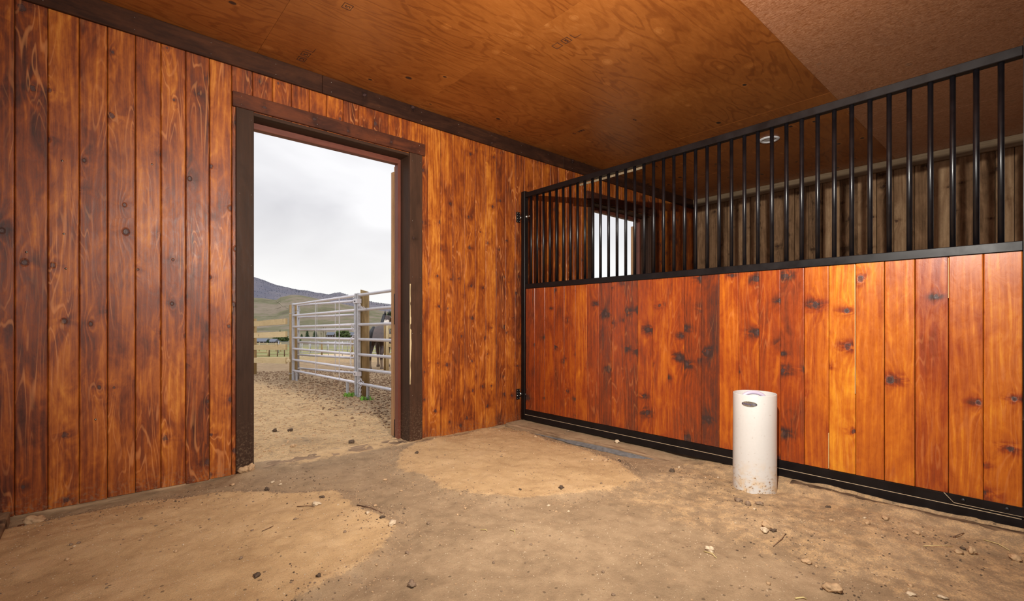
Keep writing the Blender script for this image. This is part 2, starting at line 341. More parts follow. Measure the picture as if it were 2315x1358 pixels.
def plywood():
    m, nt, b = M('stained_plywood'); n = N(nt)
    a = n.sep(n.attr('bc').outputs['Vector']); tone = n.attr('tone').outputs['Fac']
    u = n.math('ADD', a[0], n.math('MULTIPLY', a[2], 3.31)); v = n.math('ADD', a[1], n.math('MULTIPLY', a[2], 7.7)); P = n.xyz(u, v)
    vo = n.vor(n.xyz(n.math('DIVIDE', u, .24), n.math('DIVIDE', v, .42)), 1, dim='2D', rand=1.0)
    ps = n.sep(vo.outputs['Position']); cs = n.sep(vo.outputs['Color'])
    dx = n.math('MULTIPLY', n.math('SUBTRACT', n.math('DIVIDE', u, .24), ps[0]), .24); dy = n.math('MULTIPLY', n.math('SUBTRACT', n.math('DIVIDE', v, .42), ps[1]), .42)
    ksz = n.math('MULTIPLY_ADD', cs[1], .9, .45); dx = n.math('DIVIDE', dx, ksz); dy = n.math('DIVIDE', dy, ksz)
    dc = n.math('SQRT', n.math('ADD', n.math('MULTIPLY', dx, dx), n.math('MULTIPLY', n.math('MULTIPLY', dy, dy), .5)))
    on = n.math('LESS_THAN', cs[0], .55)
    q = n.math('ADD', n.math('POWER', n.math('DIVIDE', n.math('ABSOLUTE', dx), .07), 2.0), n.math('POWER', n.math('DIVIDE', n.math('ABSOLUTE', dy), .17), 2.0))
    e = n.math('MULTIPLY', n.math('POWER', 2.718, n.math('MULTIPLY', q, -1.0)), on)
    n1 = n.noise(n.xyz(n.math('MULTIPLY', u, 3.2), n.math('MULTIPLY', v, .75), a[2]), 1, 3, .5, .35)
    g = n.math('ADD', n.math('MULTIPLY', n1, 34.0), n.math('MULTIPLY', u, 10.0)); g = n.math('MULTIPLY_ADD', e, 3.2, g)
    sn = n.math('SINE', n.math('MULTIPLY', g, 2.4)); ln = n.mr(sn, .30, 1.0, 0, 1, True)
    fb = n.noise(n.xyz(n.math('MULTIPLY', u, 260.0), n.math('MULTIPLY', v, 14.0)), 1, 3, .65)
    bl = n.noise(P, 1.3, 4, .6, .4)
    mo = n.noise(n.xyz(n.math('MULTIPLY', u, 30.0), n.math('MULTIPLY', v, 9.0)), 1, 4, .7, .8)
    # the last sheets: a choppy, chalky surface
    chp = n.noise(n.xyz(n.math('MULTIPLY', u, 24.0), n.math('MULTIPLY', v, 80.0)), 1, 4, .65, 2.2)
    t = n.math('MULTIPLY_ADD', n.math('SUBTRACT', bl, .5), .7, .52)
    t = n.math('MULTIPLY_ADD', n.math('SUBTRACT', mo, .5), .38, t)
    t = n.math('MULTIPLY_ADD', ln, n.mr(n.noise(P, 1.1, 3, .5), .35, .65, -.05, -.20), t)
    t = n.math('MULTIPLY_ADD', n.math('SUBTRACT', fb, .5), .34, t)
    core_l = n.math('MULTIPLY', n.mr(dc, .02, .036, 1, 0, True), on)
    dark = n.math('LESS_THAN', cs[2], .42)
    core_d = n.math('MULTIPLY', n.math('MULTIPLY', n.mr(dc, .013, .019, 1, 0, True), on), dark)
    t = n.math('MULTIPLY_ADD', core_l, .20, t)
    t = n.math('MULTIPLY_ADD', n.math('MULTIPLY', n.mr(n.math('ABSOLUTE', n.math('SUBTRACT', dc, .02)), 0, .004, 1, 0), on), -.14, t)
    col = n.ramp(t, [(0, (.09, .020, .004)), (.35, (.215, .060, .010)), (.6, (.315, .100, .018)), (1, (.52, .215, .06))])
    col = n.mix(core_d, col, (.035, .018, .012))
    pale = n.mix(n.mr(chp, .38, .66), (.24, .085, .032), (.60, .31, .175))
    col = n.mix(n.math('MULTIPLY', tone, .75), col, pale)
    n.link(col, b.inputs['Base Color'])
    n.link(n.math('MULTIPLY_ADD', mo, .25, .26), b.inputs['Roughness']); b.inputs['Specular IOR Level'].default_value = .45
    h = n.math('ADD', n.math('MULTIPLY', ln, -.5), n.math('ADD', n.math('MULTIPLY', fb, .6), n.math('MULTIPLY', mo, .7)))
    h = n.math('MULTIPLY_ADD', n.math('MULTIPLY', chp, tone), 1.2, h); h = n.math('MULTIPLY_ADD', core_l, .7, h)
    n.link(n.bump(h, .35, .0015), b.inputs['Normal'])
    return m
M_ply = plywood()

def plain(name, col, rough=.5, metal=0.0, spec=.5, var=.0, scale=20, bump=0.0):
    m, nt, b = M(name); n = N(nt)
    g = n.new('ShaderNodeNewGeometry'); f = n.noise(g.outputs['Position'], scale, 4, .6)
    dark = tuple(c * (1 - var) for c in col); lite = tuple(min(1, c * (1 + var)) for c in col)
    n.link(n.ramp(f, [(.3, dark), (.7, lite)]), b.inputs['Base Color'])
    b.inputs['Metallic'].default_value = metal; b.inputs['Specular IOR Level'].default_value = spec
    n.link(n.mr(f, .3, .7, max(0, rough - .06), rough + .08), b.inputs['Roughness'])
    if bump: n.link(n.bump(f, bump, .002), b.inputs['Normal'])
    return m
M_black = plain('black_powder_coat', (.008, .006, .006), .38, 0, .22, .3, 8)
M_bar = plain('black_bar_coat', (.005, .004, .005), .34, 0, .42, .3, 14)
M_chrome = plain('zinc_plated_steel', (.45, .44, .42), .3, 1, .5, .2, 60)
M_bolt = plain('black_bolt', (.02, .02, .022), .35, .3, .5, .2, 60)
M_galv = plain('galvanised_pipe', (.60, .58, .62), .42, .35, .5, .06, 12)
M_galvdull = plain('galvanised_square_tube', (.42, .42, .45), .5, .45, .5, .15, 30)
M_white = plain('white_fixture', (.72, .72, .73), .45, 0, .5, .03)
M_lens = plain('fixture_lens', (.56, .55, .55), .35, 0, .5, .05)
M_ink = plain('stamp_ink', (.035, .02, .02), .6, 0, .3, .2)
M_steel = plain('polished_badge', (.62, .61, .55), .22, .9, .5, .15, 90)
M_blue = plain('navy_lettering', (.03, .03, .16), .4, 0, .5, .1)
M_lav = plain('lavender_plastic', (.50, .44, .56), .35, 0, .5, .05)
M_roof = plain('grey_metal_roof', (.12, .135, .17), .5, 0, .4, .12, .3)
M_siding = plain('dark_siding', (.10, .075, .06), .7, 0, .3, .2, .4)
M_gap = plain('dark_back', (.012, .007, .005), .9, 0, .1, .1)
M_mat = plain('blue_grey_mat', (.155, .155, .155), .8, 0, .3, .35, 30, .5)
M_slime = plain('frosty_plastic', (.6, .58, .55), .4, 0, .5, .1)

def pvc():
    m, nt, b = M('white_pvc'); n = N(nt); a = n.sep(n.attr('bc').outputs['Vector'])
    P = n.xyz(a[0], a[1], 0.0)
    spk = n.noise(P, 55, 4, .7); big = n.noise(P, 14, 4, .7); sc = n.noise(P, 160, 2, .5)
    low = n.mr(a[1], .02, .20, 1, 0)
    f1 = n.math('MULTIPLY', n.mr(big, .46, .60), n.mr(a[1], .0, .20, 1.0, 0))
    f2 = n.mr(n.math('MULTIPLY_ADD', low, .10, spk), .655, .70)
    col = n.mix(n.mr(spk, .3, .7, 0, .25), (.58, .56, .535), (.50, .475, .44))
    col = n.mix(f1, col, (.60, .44, .27)); col = n.mix(f2, col, (.26, .15, .07))
    col = n.mix(n.mr(sc, .76, .79), col, (.10, .07, .05))
    n.link(col, b.inputs['Base Color']); b.inputs['Roughness'].default_value = .38
    return m
M_pvc = pvc()

def soil(name, interior):
    m, nt, b = M(name); n = N(nt)
    P = n.new('ShaderNodeNewGeometry').outputs['Position']
    k = n.attr('sand').outputs['Fac']; wet = n.attr('wet').outputs['Fac']; grs = n.attr('grass').outputs['Fac']
    f1 = n.noise(P, 900 if interior else 220, 2, .6); f2 = n.noise(P, 130 if interior else 60, 4, .7); f3 = n.noise(P, 14, 5, .65); f4 = n.noise(P, 3.2, 5, .6)
    edge = n.math('MULTIPLY_ADD', n.math('SUBTRACT', f2, .5), .85, n.math('MULTIPLY_ADD', n.math('SUBTRACT', f3, .5), .8, k))
    ks = n.mr(edge, .40, .60)
    sand = n.ramp(n.math('MULTIPLY_ADD', n.math('SUBTRACT', f3, .5), .5, n.math('MULTIPLY_ADD', n.math('SUBTRACT', f4, .5), .9, .5)), [(.1, (.40, .250, .122)), (.5, (.585, .388, .200)), (.9, (.72, .505, .285))])
    dirt = n.ramp(n.math('MULTIPLY_ADD', n.math('SUBTRACT', f3, .5), .7, n.math('MULTIPLY_ADD', n.math('SUBTRACT', f4, .5), .9, .5)), [(.1, (.205, .140, .083)), (.5, (.37, .257, .152)), (.9, (.52, .37, .225))])
    col = n.mix(ks, dirt, sand)
    fine = n.mr(f1, .3, .7, .55, 1.45); fn = n.new('ShaderNodeMix', data_type='RGBA', blend_type='MULTIPLY'); fn.inputs['Factor'].default_value = 1
    n.link(col, fn.inputs['A']); n.link(n.ramp(fine, [(.0, (0, 0, 0)), (1.0, (1, 1, 1))]), fn.inputs['B'])
    cc = n.new('ShaderNodeVectorMath', operation='SCALE'); n.link(col, cc.inputs[0]); n.link(fine, cc.inputs['Scale']); col = cc.outputs[0]
    vo = n.vor(P, 75 if interior else 30); vc = n.sep(vo.outputs['Color'])   # pale grit
    grit = n.math('MULTIPLY', n.mr(vo.outputs['Distance'], .10, .17, 1, 0), n.math('LESS_THAN', vc[0], n.math('MULTIPLY_ADD', ks, .10, .12)))
    col = n.mix(n.math('MULTIPLY', grit, .85), col, (.74, .60, .42))
    vo2 = n.vor(P, 33 if interior else 11); vd = n.sep(vo2.outputs['Color'])   # dark crumbs
    cr = n.math('MULTIPLY', n.mr(n.math('MULTIPLY_ADD', f2, .2, vo2.outputs['Distance']), .26, .36, 1, 0), n.math('LESS_THAN', vd[0], .10 if interior else .25))
    col = n.mix(n.math('MULTIPLY', cr, .6), col, (.085, .060, .040))
    we = n.mr(n.math('MULTIPLY_ADD', n.math('SUBTRACT', f3, .5), 1.0, wet), .35, .75)
    col = n.mix(n.math('MULTIPLY', we, .78), col, (.10, .075, .058))
    if not interior:
        gp = n.noise(P, 1.2, 6, .75); gf = n.mr(n.math('MULTIPLY_ADD', n.math('SUBTRACT', gp, .5), 1.4, grs), .42, .7, 0, .85)
        gcol = n.mix(n.mr(n.noise(P, .22, 4, .6), .4, .6), (.27, .27, .10), (.13, .19, .045))
        gcol = n.mix(n.mr(f2, .3, .7, 0, .5), gcol, (.42, .36, .20))
        col = n.mix(gf, col, gcol)
        col = n.mix(n.attr('dry').outputs['Fac'], col, n.mix(n.mr(gp, .35, .65), (.15, .13, .08), (.23, .20, .12)))
        ar = n.attr('arena').outputs['Fac']; col = n.mix(ar, col, (.66, .50, .32))
    n.link(col, b.inputs['Base Color']); b.inputs['Roughness'].default_value = .95; b.inputs['Specular IOR Level'].default_value = .12
    h = n.math('ADD', n.math('MULTIPLY', f2, 1.0), n.math('ADD', n.math('MULTIPLY', f1, .25), n.math('ADD', n.math('MULTIPLY', grit, .35), n.math('MULTIPLY', cr, .5))))
    h = n.math('MULTIPLY_ADD', f3, 1.6, h)
    n.link(n.bump(h, .75, .006 if interior else .03), b.inputs['Normal'])
    return m
M_floor = soil('packed_dirt', True)
M_ground = soil('yard_dirt', False)

def hillmat(name, cols, scale, tree=None, rough=.95):
    m, nt, b = M(name); n = N(nt); P = n.new('ShaderNodeNewGeometry').outputs['Position']
    f = n.noise(P, scale, 6, .65, .4); f2 = n.noise(P, scale * 6, 4, .7)
    col = n.ramp(n.math('MULTIPLY_ADD', n.math('SUBTRACT', f2, .5), .5, f), [(.3 + .4 * i / (len(cols) - 1), c) for i, c in enumerate(cols)])
    if tree:
        vo = n.vor(P, tree[0]); vc = n.sep(vo.outputs['Color']); msk = n.noise(P, scale * .7, 4, .6)
        tr = n.math('MULTIPLY', n.mr(vo.outputs['Distance'], .30, .42, 1, 0), n.math('LESS_THAN', vc[0], n.mr(msk, .35, .6, .0, tree[1])))
        col = n.mix(tr, col, tree[2])
    n.link(col, b.inputs['Base Color']); b.inputs['Roughness'].default_value = rough; b.inputs['Specular IOR Level'].default_value = .05
    return m
M_hill = hillmat('grassy_hill', [(.120, .105, .070), (.155, .150, .085), (.215, .175, .130), (.25, .205, .150)], .011)
M_mount = hillmat('far_mountain', [(.125, .125, .160), (.165, .155, .180), (.205, .185, .195)], .0022, (.09, .55, (.080, .088, .115)))
M_path = plain('pale_dirt_track', (.28, .24, .165), .95, 0, .05, .1, .05)
M_pine = plain('pine_foliage', (.040, .068, .028), .8, 0, .15, .5, 1.2)
M_shrub = plain('spring_foliage', (.085, .115, .040), .8, 0, .15, .45, 1.0)
M_fartree = plain('ridge_tree', (.055, .065, .085), .9, 0, .05, .2, .05)
M_bare = plain('bare_branches', (.26, .22, .16), .9, 0, .1, .3, .5)
M_grass = plain('green_grass', (.12, .28, .03), .7, 0, .2, .35, 40)
M_seam_light = plain('painted_seam_light', (.52, .34, .15), .6, 0, .3, .1)  # pale colour standing in for light at the board seams
M_horse = plain('dark_bay_coat', (.060, .030, .020), .45, 0, .4, .35, 5)
M_mane = plain('black_hair', (.014, .013, .018), .4, 0, .5, .3, 20)
M_hwhite = plain('white_coat', (.66, .58, .50), .6, 0, .3, .1, 10)
M_hoof = plain('muddy_hoof', (.14, .10, .075), .7, 0, .3, .3, 20)
M_dung = plain('dark_clod', (.105, .072, .050), .9, 0, .15, .4, 60, .6)
M_yclod = plain('trodden_soil', (.21, .13, .08), .95, 0, .1, .45, 40, .6)
M_dust = plain('settled_dust', (.55, .42, .28), .9, 0, .1, .25, 40)
M_straw = plain('dry_straw', (.62, .50, .22), .6, 0, .3, .15, 60)
M_twig = plain('brown_twig', (.16, .09, .055), .8, 0, .2, .25, 60)
def stone_mat(name, c):
    m, nt, b = M(name); n = N(nt); P = n.new('ShaderNodeNewGeometry').outputs['Position']
    f = n.noise(P, 60, 5, .7)
    n.link(n.ramp(f, [(.3, tuple(x * .72 for x in c)), (.5, c), (.7, tuple(min(1, x * 1.2) for x in c))]), b.inputs['Base Color'])
    b.inputs['Roughness'].default_value = .85; b.inputs['Specular IOR Level'].default_value = .2
    n.link(n.bump(f, .6, .004), b.inputs['Normal']); return m
M_st_tan = stone_mat('dusty_tan_stone', (.47, .31, .175)); M_st_pale = stone_mat('pale_stone', (.60, .47, .32)); M_st_grey = stone_mat('brown_clod', (.24, .165, .11))
# ------------------------------------------------------------------ measured layout (metres; +x along the boarded wall, +y out through it)
WY = 3.79; PX = 3.45; CZ = 2.97; FARX = 7.17
DOORS = (0.0, 3.807)                       # the second doorway repeats the first one bay along
OP0, OP1, OPZ = 0.86, 2.15, 2.53

def az(u): return YAW + math.atan((u - 1157.5) / 1084.0)
def far(u, d):                             # a point at compass bearing of u and d metres deep
    r = (u - 1157.5) / 1084.0 * d
    return (r * math.cos(YAW) + d * math.sin(YAW), -r * math.sin(YAW) + d * math.cos(YAW))
def hz(v, d): return CAM_H + (728.0 - v) / 1084.0 * d

# ---- wall with the doorways
seams = [-1.891 + .132 * k for k in range(12)] + [-.307, -.175, -.043, .084, .217, .346, .478, .613, .745]
seams += [.745 + .1316 * k for k in range(1, 12)] + [2.324, 2.458, 2.592, 2.727, 2.861, 2.992, 3.127, 3.255, 3.389]
while seams[-1] < FARX: seams.append(seams[-1] + .134)
seams = [s for s in seams if s < FARX - .05] + [FARX]
ops = [(OP0 + d, OP1 + d) for d in DOORS]
TONES = {-.307: -.02, -.175: .02, -.043: .0, .084: -.10, .217: .06, .346: -.04, .478: .04, .613: -.03, .745: .02,
         2.324: .12, 2.458: .16, 2.592: .0, 2.727: -.02, 2.861: .03, 2.992: .02, 3.127: .0, 3.255: .06, 3.389: -.04}
mb = MB()
def vboard(mb, xa, xb, z0, z1, i, tone, yf=WY, t=.017):
    g, c = .0011, .0042
    mb.prism([(xa + g, yf + t), (xa + g, yf + c), (xa + g + c * .8, yf + .0008), (xa + g + c * 1.5, yf), (xb - g - c * 1.5, yf), (xb - g - c * .8, yf + .0008), (xb - g, yf + c), (xb - g, yf + t)], z0, z1, i, tone)
for k in range(len(seams) - 1):
    xa, xb = seams[k], seams[k + 1]; tn = rnd.uniform(-.06, .06)
    for s, t in TONES.items():
        if abs(s - xa) < .01: tn = t
    yo = rnd.uniform(-.0008, .0008); lo = -.012 + rnd.uniform(-.005, .003)
    if xa > 2.2: tn += .05
    cuts = [(xa, xb)]
    for a, b in ops:
        nc = []
        for p, q in cuts:
            if q <= a or p >= b: nc.append((p, q)); continue
            if p < a: nc.append((p, a))
            if q > b: nc.append((b, q))
        cuts = nc
    full = len(cuts) == 1 and cuts[0] == (xa, xb)
    if full: vboard(mb, xa, xb, lo, CZ, k, tn, WY + yo)
    else:
        vboard(mb, xa, xb, OPZ, CZ, k, tn, WY + yo)
        for p, q in cuts: vboard(mb, p, q, lo, OPZ, k, tn, WY + yo)
wall = mb.build('wall_left', M_wall, kind='structure')
mb = MB()                                   # sheathing behind the boards, outside cladding
xs = [-1.95] + [x for o in ops for x in o] + [FARX + .1]
for a, b in ((xs[0], xs[1]), (xs[2], xs[3]), (xs[4], xs[5])): mb.box(a, b, WY + .0172, WY + .16, -.012, CZ)
for a, b in ops: mb.box(a, b, WY + .0172, WY + .16, OPZ, CZ)
mb.build('sheathing', M_gap, wall)
mb = MB(); k = 0; x = -1.95
for a, b in ((xs[0], xs[1]), (xs[2], xs[3]), (xs[4], xs[5])):
    x = a
    while x < b - .001:
        q = min(x + .2, b); mb.box(x + .002, q - .002, WY + .161, WY + .182, -.05, CZ + .3, 'z', k); x = q; k += 1
for a, b in ops: mb.box(a, b, WY + .161, WY + .182, OPZ + .01, CZ + .3, 'x', k)
mb.build('cladding', M_rough, wall)
mb = MB()                                   # sill timber the wall stands on
for a, b in ((-1.95, OP0), (OP1, OP0 + DOORS[1]), (OP1 + DOORS[1], FARX)): mb.box(a, b, WY + .006, WY + .17, -.30, -.0125, 'x', 3, .12)
mb.build('sill_timber', M_sill, wall)
def heads(parent, name, pts, r, mat, y, off=None):
    # one small head built once, then copied with its shared mesh
    m = MB(); m.tube([(0, -.0008, 0), (0, .0012, 0)], r, 8); first = m.build(name, mat, parent)
    L = parent.location if off else Vector((0, 0, 0))
    for k, (x, z) in enumerate(pts):
        o = first if k == 0 else first.copy()
        if k: COL.objects.link(o); o.parent = parent
        o.location = (x - L[0], y - L[1], z - L[2])
heads(wall, 'screw_head', ((-.115, 1.98), (-.108, 1.56), (-.10, 1.36), (.03, .47), (.30, 2.05), (-.26, 1.44)), .006, M_chrome, WY - .001)
if 0:
  for (x, z) in ((-.115, 1.98), (-.108, 1.56), (-.10, 1.36), (.03, .47), (.30, 2.05), (-.26, 1.44)):
    pass

# ---- ceiling trim
mb = MB()
tx = [-1.95, 1.62, 4.1, FARX]
tx = [-1.95, 1.36, 4.12, FARX]
for a, b in zip(tx[:-1], tx[1:]): mb.box(a + .001, b - .001, WY - .022, WY - .002, 2.832, CZ, 'x', int(a * 7 + 20), 0, .002)
trim = mb.build('trim_1', M_trim, kind='structure')
heads(trim, 'screw_head', [(-.6 + .406 * k, z) for k in range(18) for z in (2.86, 2.935)], .003, M_chrome, WY - .0225)

# ---- doorways: casing, jambs, stops, threshold, open leaf with its hinges
for di, ox in enumerate(DOORS):
    d = thing('door_%d' % (di + 1), '', '', (1.503 + ox, WY, 0)); del d['category']; del d['label']; d['kind'] = 'structure'
    d['label'] = ('near doorway with dark brown casing, open to the yard' if di == 0 else 'far doorway with dark brown casing, seen behind the black bars')
    def P(mb, name, mat, **k): return local(mb.build(name, mat, None, **k), d)
    X = lambda v: v + ox
    m = MB(); m.box(X(.768), X(.88), WY - .021, WY - .001, -.02, 2.549, 'z', 41 + di, 0, .0025); P(m, 'side_casing', M_casing)
    m = MB(); m.box(X(2.126), X(2.251), WY - .021, WY - .001, -.04, 2.549, 'z', 43 + di, 0, .0025); P(m, 'side_casing', M_casing)
    m = MB(); m.box(X(.747), X(2.281), WY - .023, WY - .001, 2.5505, 2.655, 'x', 45 + di, .1, .0025); P(m, 'head_casing', M_head)
    m = MB(); m.box(X(.862), X(.884), WY, WY + .215, -.05, 2.546, 'z', 47 + di); P(m, 'jamb', M_casing)
    m = MB(); m.box(X(2.124), X(2.147), WY, WY + .215, -.05, 2.546, 'z', 49 + di); P(m, 'jamb', M_casing)
    m = MB(); m.box(X(.885), X(2.1235), WY - .001, WY + .215, 2.524, 2.547, 'x', 51 + di); P(m, 'head_jamb', M_casing)
    m = MB(); m.box(X(2.094), X(2.1235), WY + .142, WY + .20, -.05, 2.523, 'z', 53 + di, 0, .002); P(m, 'stop_strip', M_redtrim)
    m = MB(); m.box(X(.885), X(2.093), WY + .13, WY + .19, 2.478, 2.523, 'x', 55 + di, 0, .002); P(m, 'stop_strip', M_redtrim)
    m = MB(); m.box(X(.885), X(.900), WY + .142, WY + .20, -.05, 2.477, 'z', 56 + di, 0, .002); P(m, 'stop_strip', M_redtrim)
    m = MB(); m.box(X(.885), X(2.12), WY - .02, WY + .16, -.12, -.006, 'x', 57 + di, .1, .006); P(m, 'threshold', M_sill)
    # the leaf swung right back against the outside wall: its edge shows beside the jamb
    lx = X(2.108)
    m = MB()
    for q in range(9): m.box(lx + .012 + q * .135, lx + .012 + (q + 1) * .135 - .002, WY + .232, WY + .256, .02, 2.44, 'z', 60 + q)
    lf = P(m, 'leaf', M_leaf)
    m = MB(); m.box(lx, lx + .09, WY + .2565, WY + .30, .0, 2.44, 'z', 71, 0, .003); m.box(lx - .006, lx + .05, WY + .205, WY + .2315, .03, 2.475, 'z', 72, 0, .003)
    e = P(m, 'leaf_stile', M_leaf)
    m = MB()
    for za, zb in ((1.03, 1.31), (.0, .16)):
        m.box(lx - .0085, lx - .0058, WY + .208, WY + .222, za, zb); m.tube([(lx - .009, WY + .206, za), (lx - .009, WY + .206, zb)], .005, 8)
    P(m, 'hinge', M_black)
    # nail heads on the casing
    heads(d, 'nail_head', [(x, z) for z in (.4, .95, 1.45, 1.95, 2.48) for x in (X(.79), X(.862), X(2.15), X(2.232))], .0026, M_chrome, WY - .0215, True)
    heads(d, 'nail_head', [(x, z) for x in (X(.80), X(1.32), X(1.80), X(2.22)) for z in (2.575, 2.63)], .0026, M_chrome, WY - .0235, True)
    if di == 0:   # the worn arris of the right hand casing, bare wood showing
        m = MB(); R = random.Random(4); zz = [.50 + .012 * q for q in range(75)]
        w = [.003 + .016 * max(0, float(fbm(z * 9, 3.3, 1, 3)) + .35) * (1 if z < 1.1 else .55) * min(1, (z - .49) * 9) for z in zz]
        vs, fs = [], []
        for q, z in enumerate(zz):
            hole = .15 if (.98 < z < 1.04 or 1.2 < z < 1.23) else 1
            vs += [(2.1252, WY - .0145, z), (2.1256, WY - .0222, z), (2.126 + w[q] * hole, WY - .0218, z)]
            if q: a = (q - 1) * 3; fs += [(a, a + 3, a + 4, a + 1), (a + 1, a + 4, a + 5, a + 2)]
        m.add(vs, [f[::-1] for f in fs]); P(m, 'chewed_edge', M_board)

# ---- ceiling: plywood sheets, stamps, recessed light
mb = MB(); si = 0
rows = [(2.60, 4.0, (.9, 2.2, 3.62, 6.06)), (1.245, 2.60, (2.21, 4.65)), (.02, 1.245, (3.4, 5.84)), (-1.2, .02, (1.0, 3.4, 5.9)), (-2.6, -1.2, (2.2, 4.6))]
for y0, y1, sx in rows:
    e = [-2.6] + list(sx) + [FARX + .15]
    for a, b in zip(e[:-1], e[1:]):
        mb.box(a + .0006, b - .0006, y0 + .0006, y1 - .0006, CZ + rnd.uniform(0, .0015), CZ + .02, 'x', si, 1.0 if y1 < 1.3 else 0.0); si += 1
ceil = mb.build('ceiling', M_ply, kind='structure')
mb = MB(); mb.box(-2.6, FARX + .15, -2.6, 4.0, CZ + .0205, CZ + .12); mb.build('roof_deck', M_gap, ceil)
def stamp(name, x, y, s, letter=None, sides='LRTB', rot=0.0):
    m = MB(); w = s * .045
    h = s * .5; z0, z1 = CZ - .0012, CZ - .0004
    if 'B' in sides: m.box(x - h, x + h, y - h, y - h + w, z0, z1)
    if 'T' in sides: m.box(x - h, x + h, y + h - w, y + h, z0, z1)
    if 'L' in sides: m.box(x - h, x - h + w, y - h, y + h, z0, z1)
    if 'R' in sides: m.box(x + h - w, x + h, y - h, y + h, z0, z1)
    o = m.build(name, M_ink, ceil)
    if letter: text(letter, s * .8, (x, y, CZ - .0014), (math.pi, 0, rot), M_ink, ceil, 'stamp_letter')
def text(body, size, loc, rot, mat, parent, name, bend=None, ext=.0003):
    c = bpy.data.curves.new(name, 'FONT'); c.body = body; c.size = size; c.align_x = 'CENTER'; c.align_y = 'CENTER'; c.extrude = ext
    t = bpy.data.objects.new(name + '_src', c); COL.objects.link(t); bpy.context.view_layer.update()
    me = bpy.data.meshes.new_from_object(t.evaluated_get(bpy.context.evaluated_depsgraph_get())); me.name = name
    bpy.data.objects.remove(t); bpy.data.curves.remove(c); me.materials.clear(); me.materials.append(mat)
    if bend:
        for v in me.vertices: v.co = bend(v.co)
    else:
        me.transform(Matrix.Translation(loc) @ Matrix.Rotation(rot[2], 4, 'Z') @ Matrix.Rotation(rot[0], 4, 'X'))
    o = bpy.data.objects.new(name, me); COL.objects.link(o); o.parent = parent; return o
for (x, y, l, sd) in ((1.165, 3.64, 'C', 'LRTB'), (1.165, 3.555, 'S', 'LRTB'), (1.17, 3.47, None, 'RT'), (1.18, 2.85, 'S', 'LRTB'), (1.18, 2.765, None, 'LB'),
                      (2.44, 2.29, None, 'LRTB'), (2.44, 2.205, 'S', 'LRTB'), (2.435, 2.12, None, 'RT')):
    stamp('ink_stamp', x, y, .056, l, sd, math.radians(90))
text('NH · 2', .05, (3.70, 3.18, CZ - .0014), (math.pi, 0, math.radians(90)), M_ink, ceil, 'ink_stamp')
text('5', .06, (3.88, 2.64, CZ - .0014), (math.pi, 0, math.radians(90)), M_ink, ceil, 'ink_stamp')

cl = thing('ceiling_light', 'round white recessed ceiling light, switched off, behind the black bars', 'ceiling light', (5.36, 1.99, CZ))
m = MB(); m.lathe([(.062, -.002), (.066, -.011), (.080, -.013), (.094, -.008), (.098, -.001), (.098, .0)], (0, 0, 0), 48); m.build('trim_ring', M_white, cl)
m = MB(); m.lathe([(.0005, -.006), (.04, -.0055), (.0615, -.003), (.0615, 0)], (0, 0, 0), 40); m.build('lens', M_lens, cl)

# ---- far wall of the next stall: rough boards and a rail under the ceiling
mb = MB(); y = -1.3; k = 0; R = random.Random(5)
while y < WY - .01:
    w = R.choice((.14, .165, .19, .15)); q = min(y + w, WY - .001)
    pr = R.choice((0, 0, .018)); mb.box(FARX - pr, FARX + .022, y + .003, q - .003, -.1, 2.92, 'z', k, R.uniform(-.10, .12)); y = q; k += 1
mb.box(FARX + .0225, FARX + .06, -1.3, WY + .1, -.1, CZ, 'z', 99, -.5)
wr = mb.build('wall_right', M_rough, kind='structure')
mb = MB(); mb.box(FARX - .055, FARX - .019, -1.3, WY - .024, 2.852, CZ - .0005, 'y', 5, .05, .003); mb.build('trim_2', M_battn, kind='structure')

# ---- stall partition (steel framed gate with bars above boards)
part = thing('stall_partition', 'black steel framed stall partition with vertical bars above orange-red stained boards', 'stall partition', (PX, 1.91, .03))
def P(mb, name, mat, parent=None, **k):
    o = mb.build(name, mat, None, **k)
    m = Matrix.Translation(part.location); o.data.transform(m.inverted()); o.parent = parent or part; return o
m = MB(); m.box(PX, PX + .05, .105, 3.702, 2.366, 2.416, 'y', 0, 0, .003); P(m, 'top_rail', M_black)
m = MB(); m.box(PX - .004, PX + .05, .105, 3.702, 1.402, 1.452, 'y', 0, 0, .003); P(m, 'middle_rail', M_black)
m = MB(); m.box(PX, PX + .05, .105, 3.702, .0795, .132, 'y', 0, 0, .003); P(m, 'bottom_rail', M_black)
m = MB(); m.box(PX - .007, PX + .055, .05, 3.702, .025, .0785, 'y', 0, 0, .003); P(m, 'bottom_rail', M_black)
m = MB(); m.box(PX - .003, PX + .05, 3.704, 3.757, .025, 2.435, 'z', 0, 0, .003); P(m, 'stile', M_black)
m = MB(); m.box(PX - .012, PX + .05, .035, .0985, .025, 2.47, 'z', 0, 0, .003); m.box(PX - .002, PX + .05, .0985, .104, .14, 2.45); P(m, 'stile', M_black)
BY = [(3.609 - .0902 * k) * (PX + .025) / PX for k in range(39)]
b0 = None
for k, y in enumerate(BY):
    if y > 3.69 or y < .12: continue
    if b0 is None:
        m = MB(); m.tube([(PX + .025, 0, 1.453), (PX + .025, 0, 2.3655)], .0128, 20); b0 = m.build('bar', M_bar); b0.data.transform(Matrix.Translation((-part.location.x, -part.location.y, -part.location.z)))
        b0.parent = part; b0.location = (0, y, 0); bb = b0
    else:
        c = b0.copy(); COL.objects.link(c); c.parent = part; c.location = (0, y, 0)
ys = [3.70, 3.563, 3.419, 3.288, 3.152, 3.01, 2.873, 2.731, 2.595, 2.457, 2.322, 2.182, 2.045, 1.905, 1.765, 1.628, 1.488, 1.351, 1.213, 1.071, .934, .795, .656, .519, .379, .246, .107]
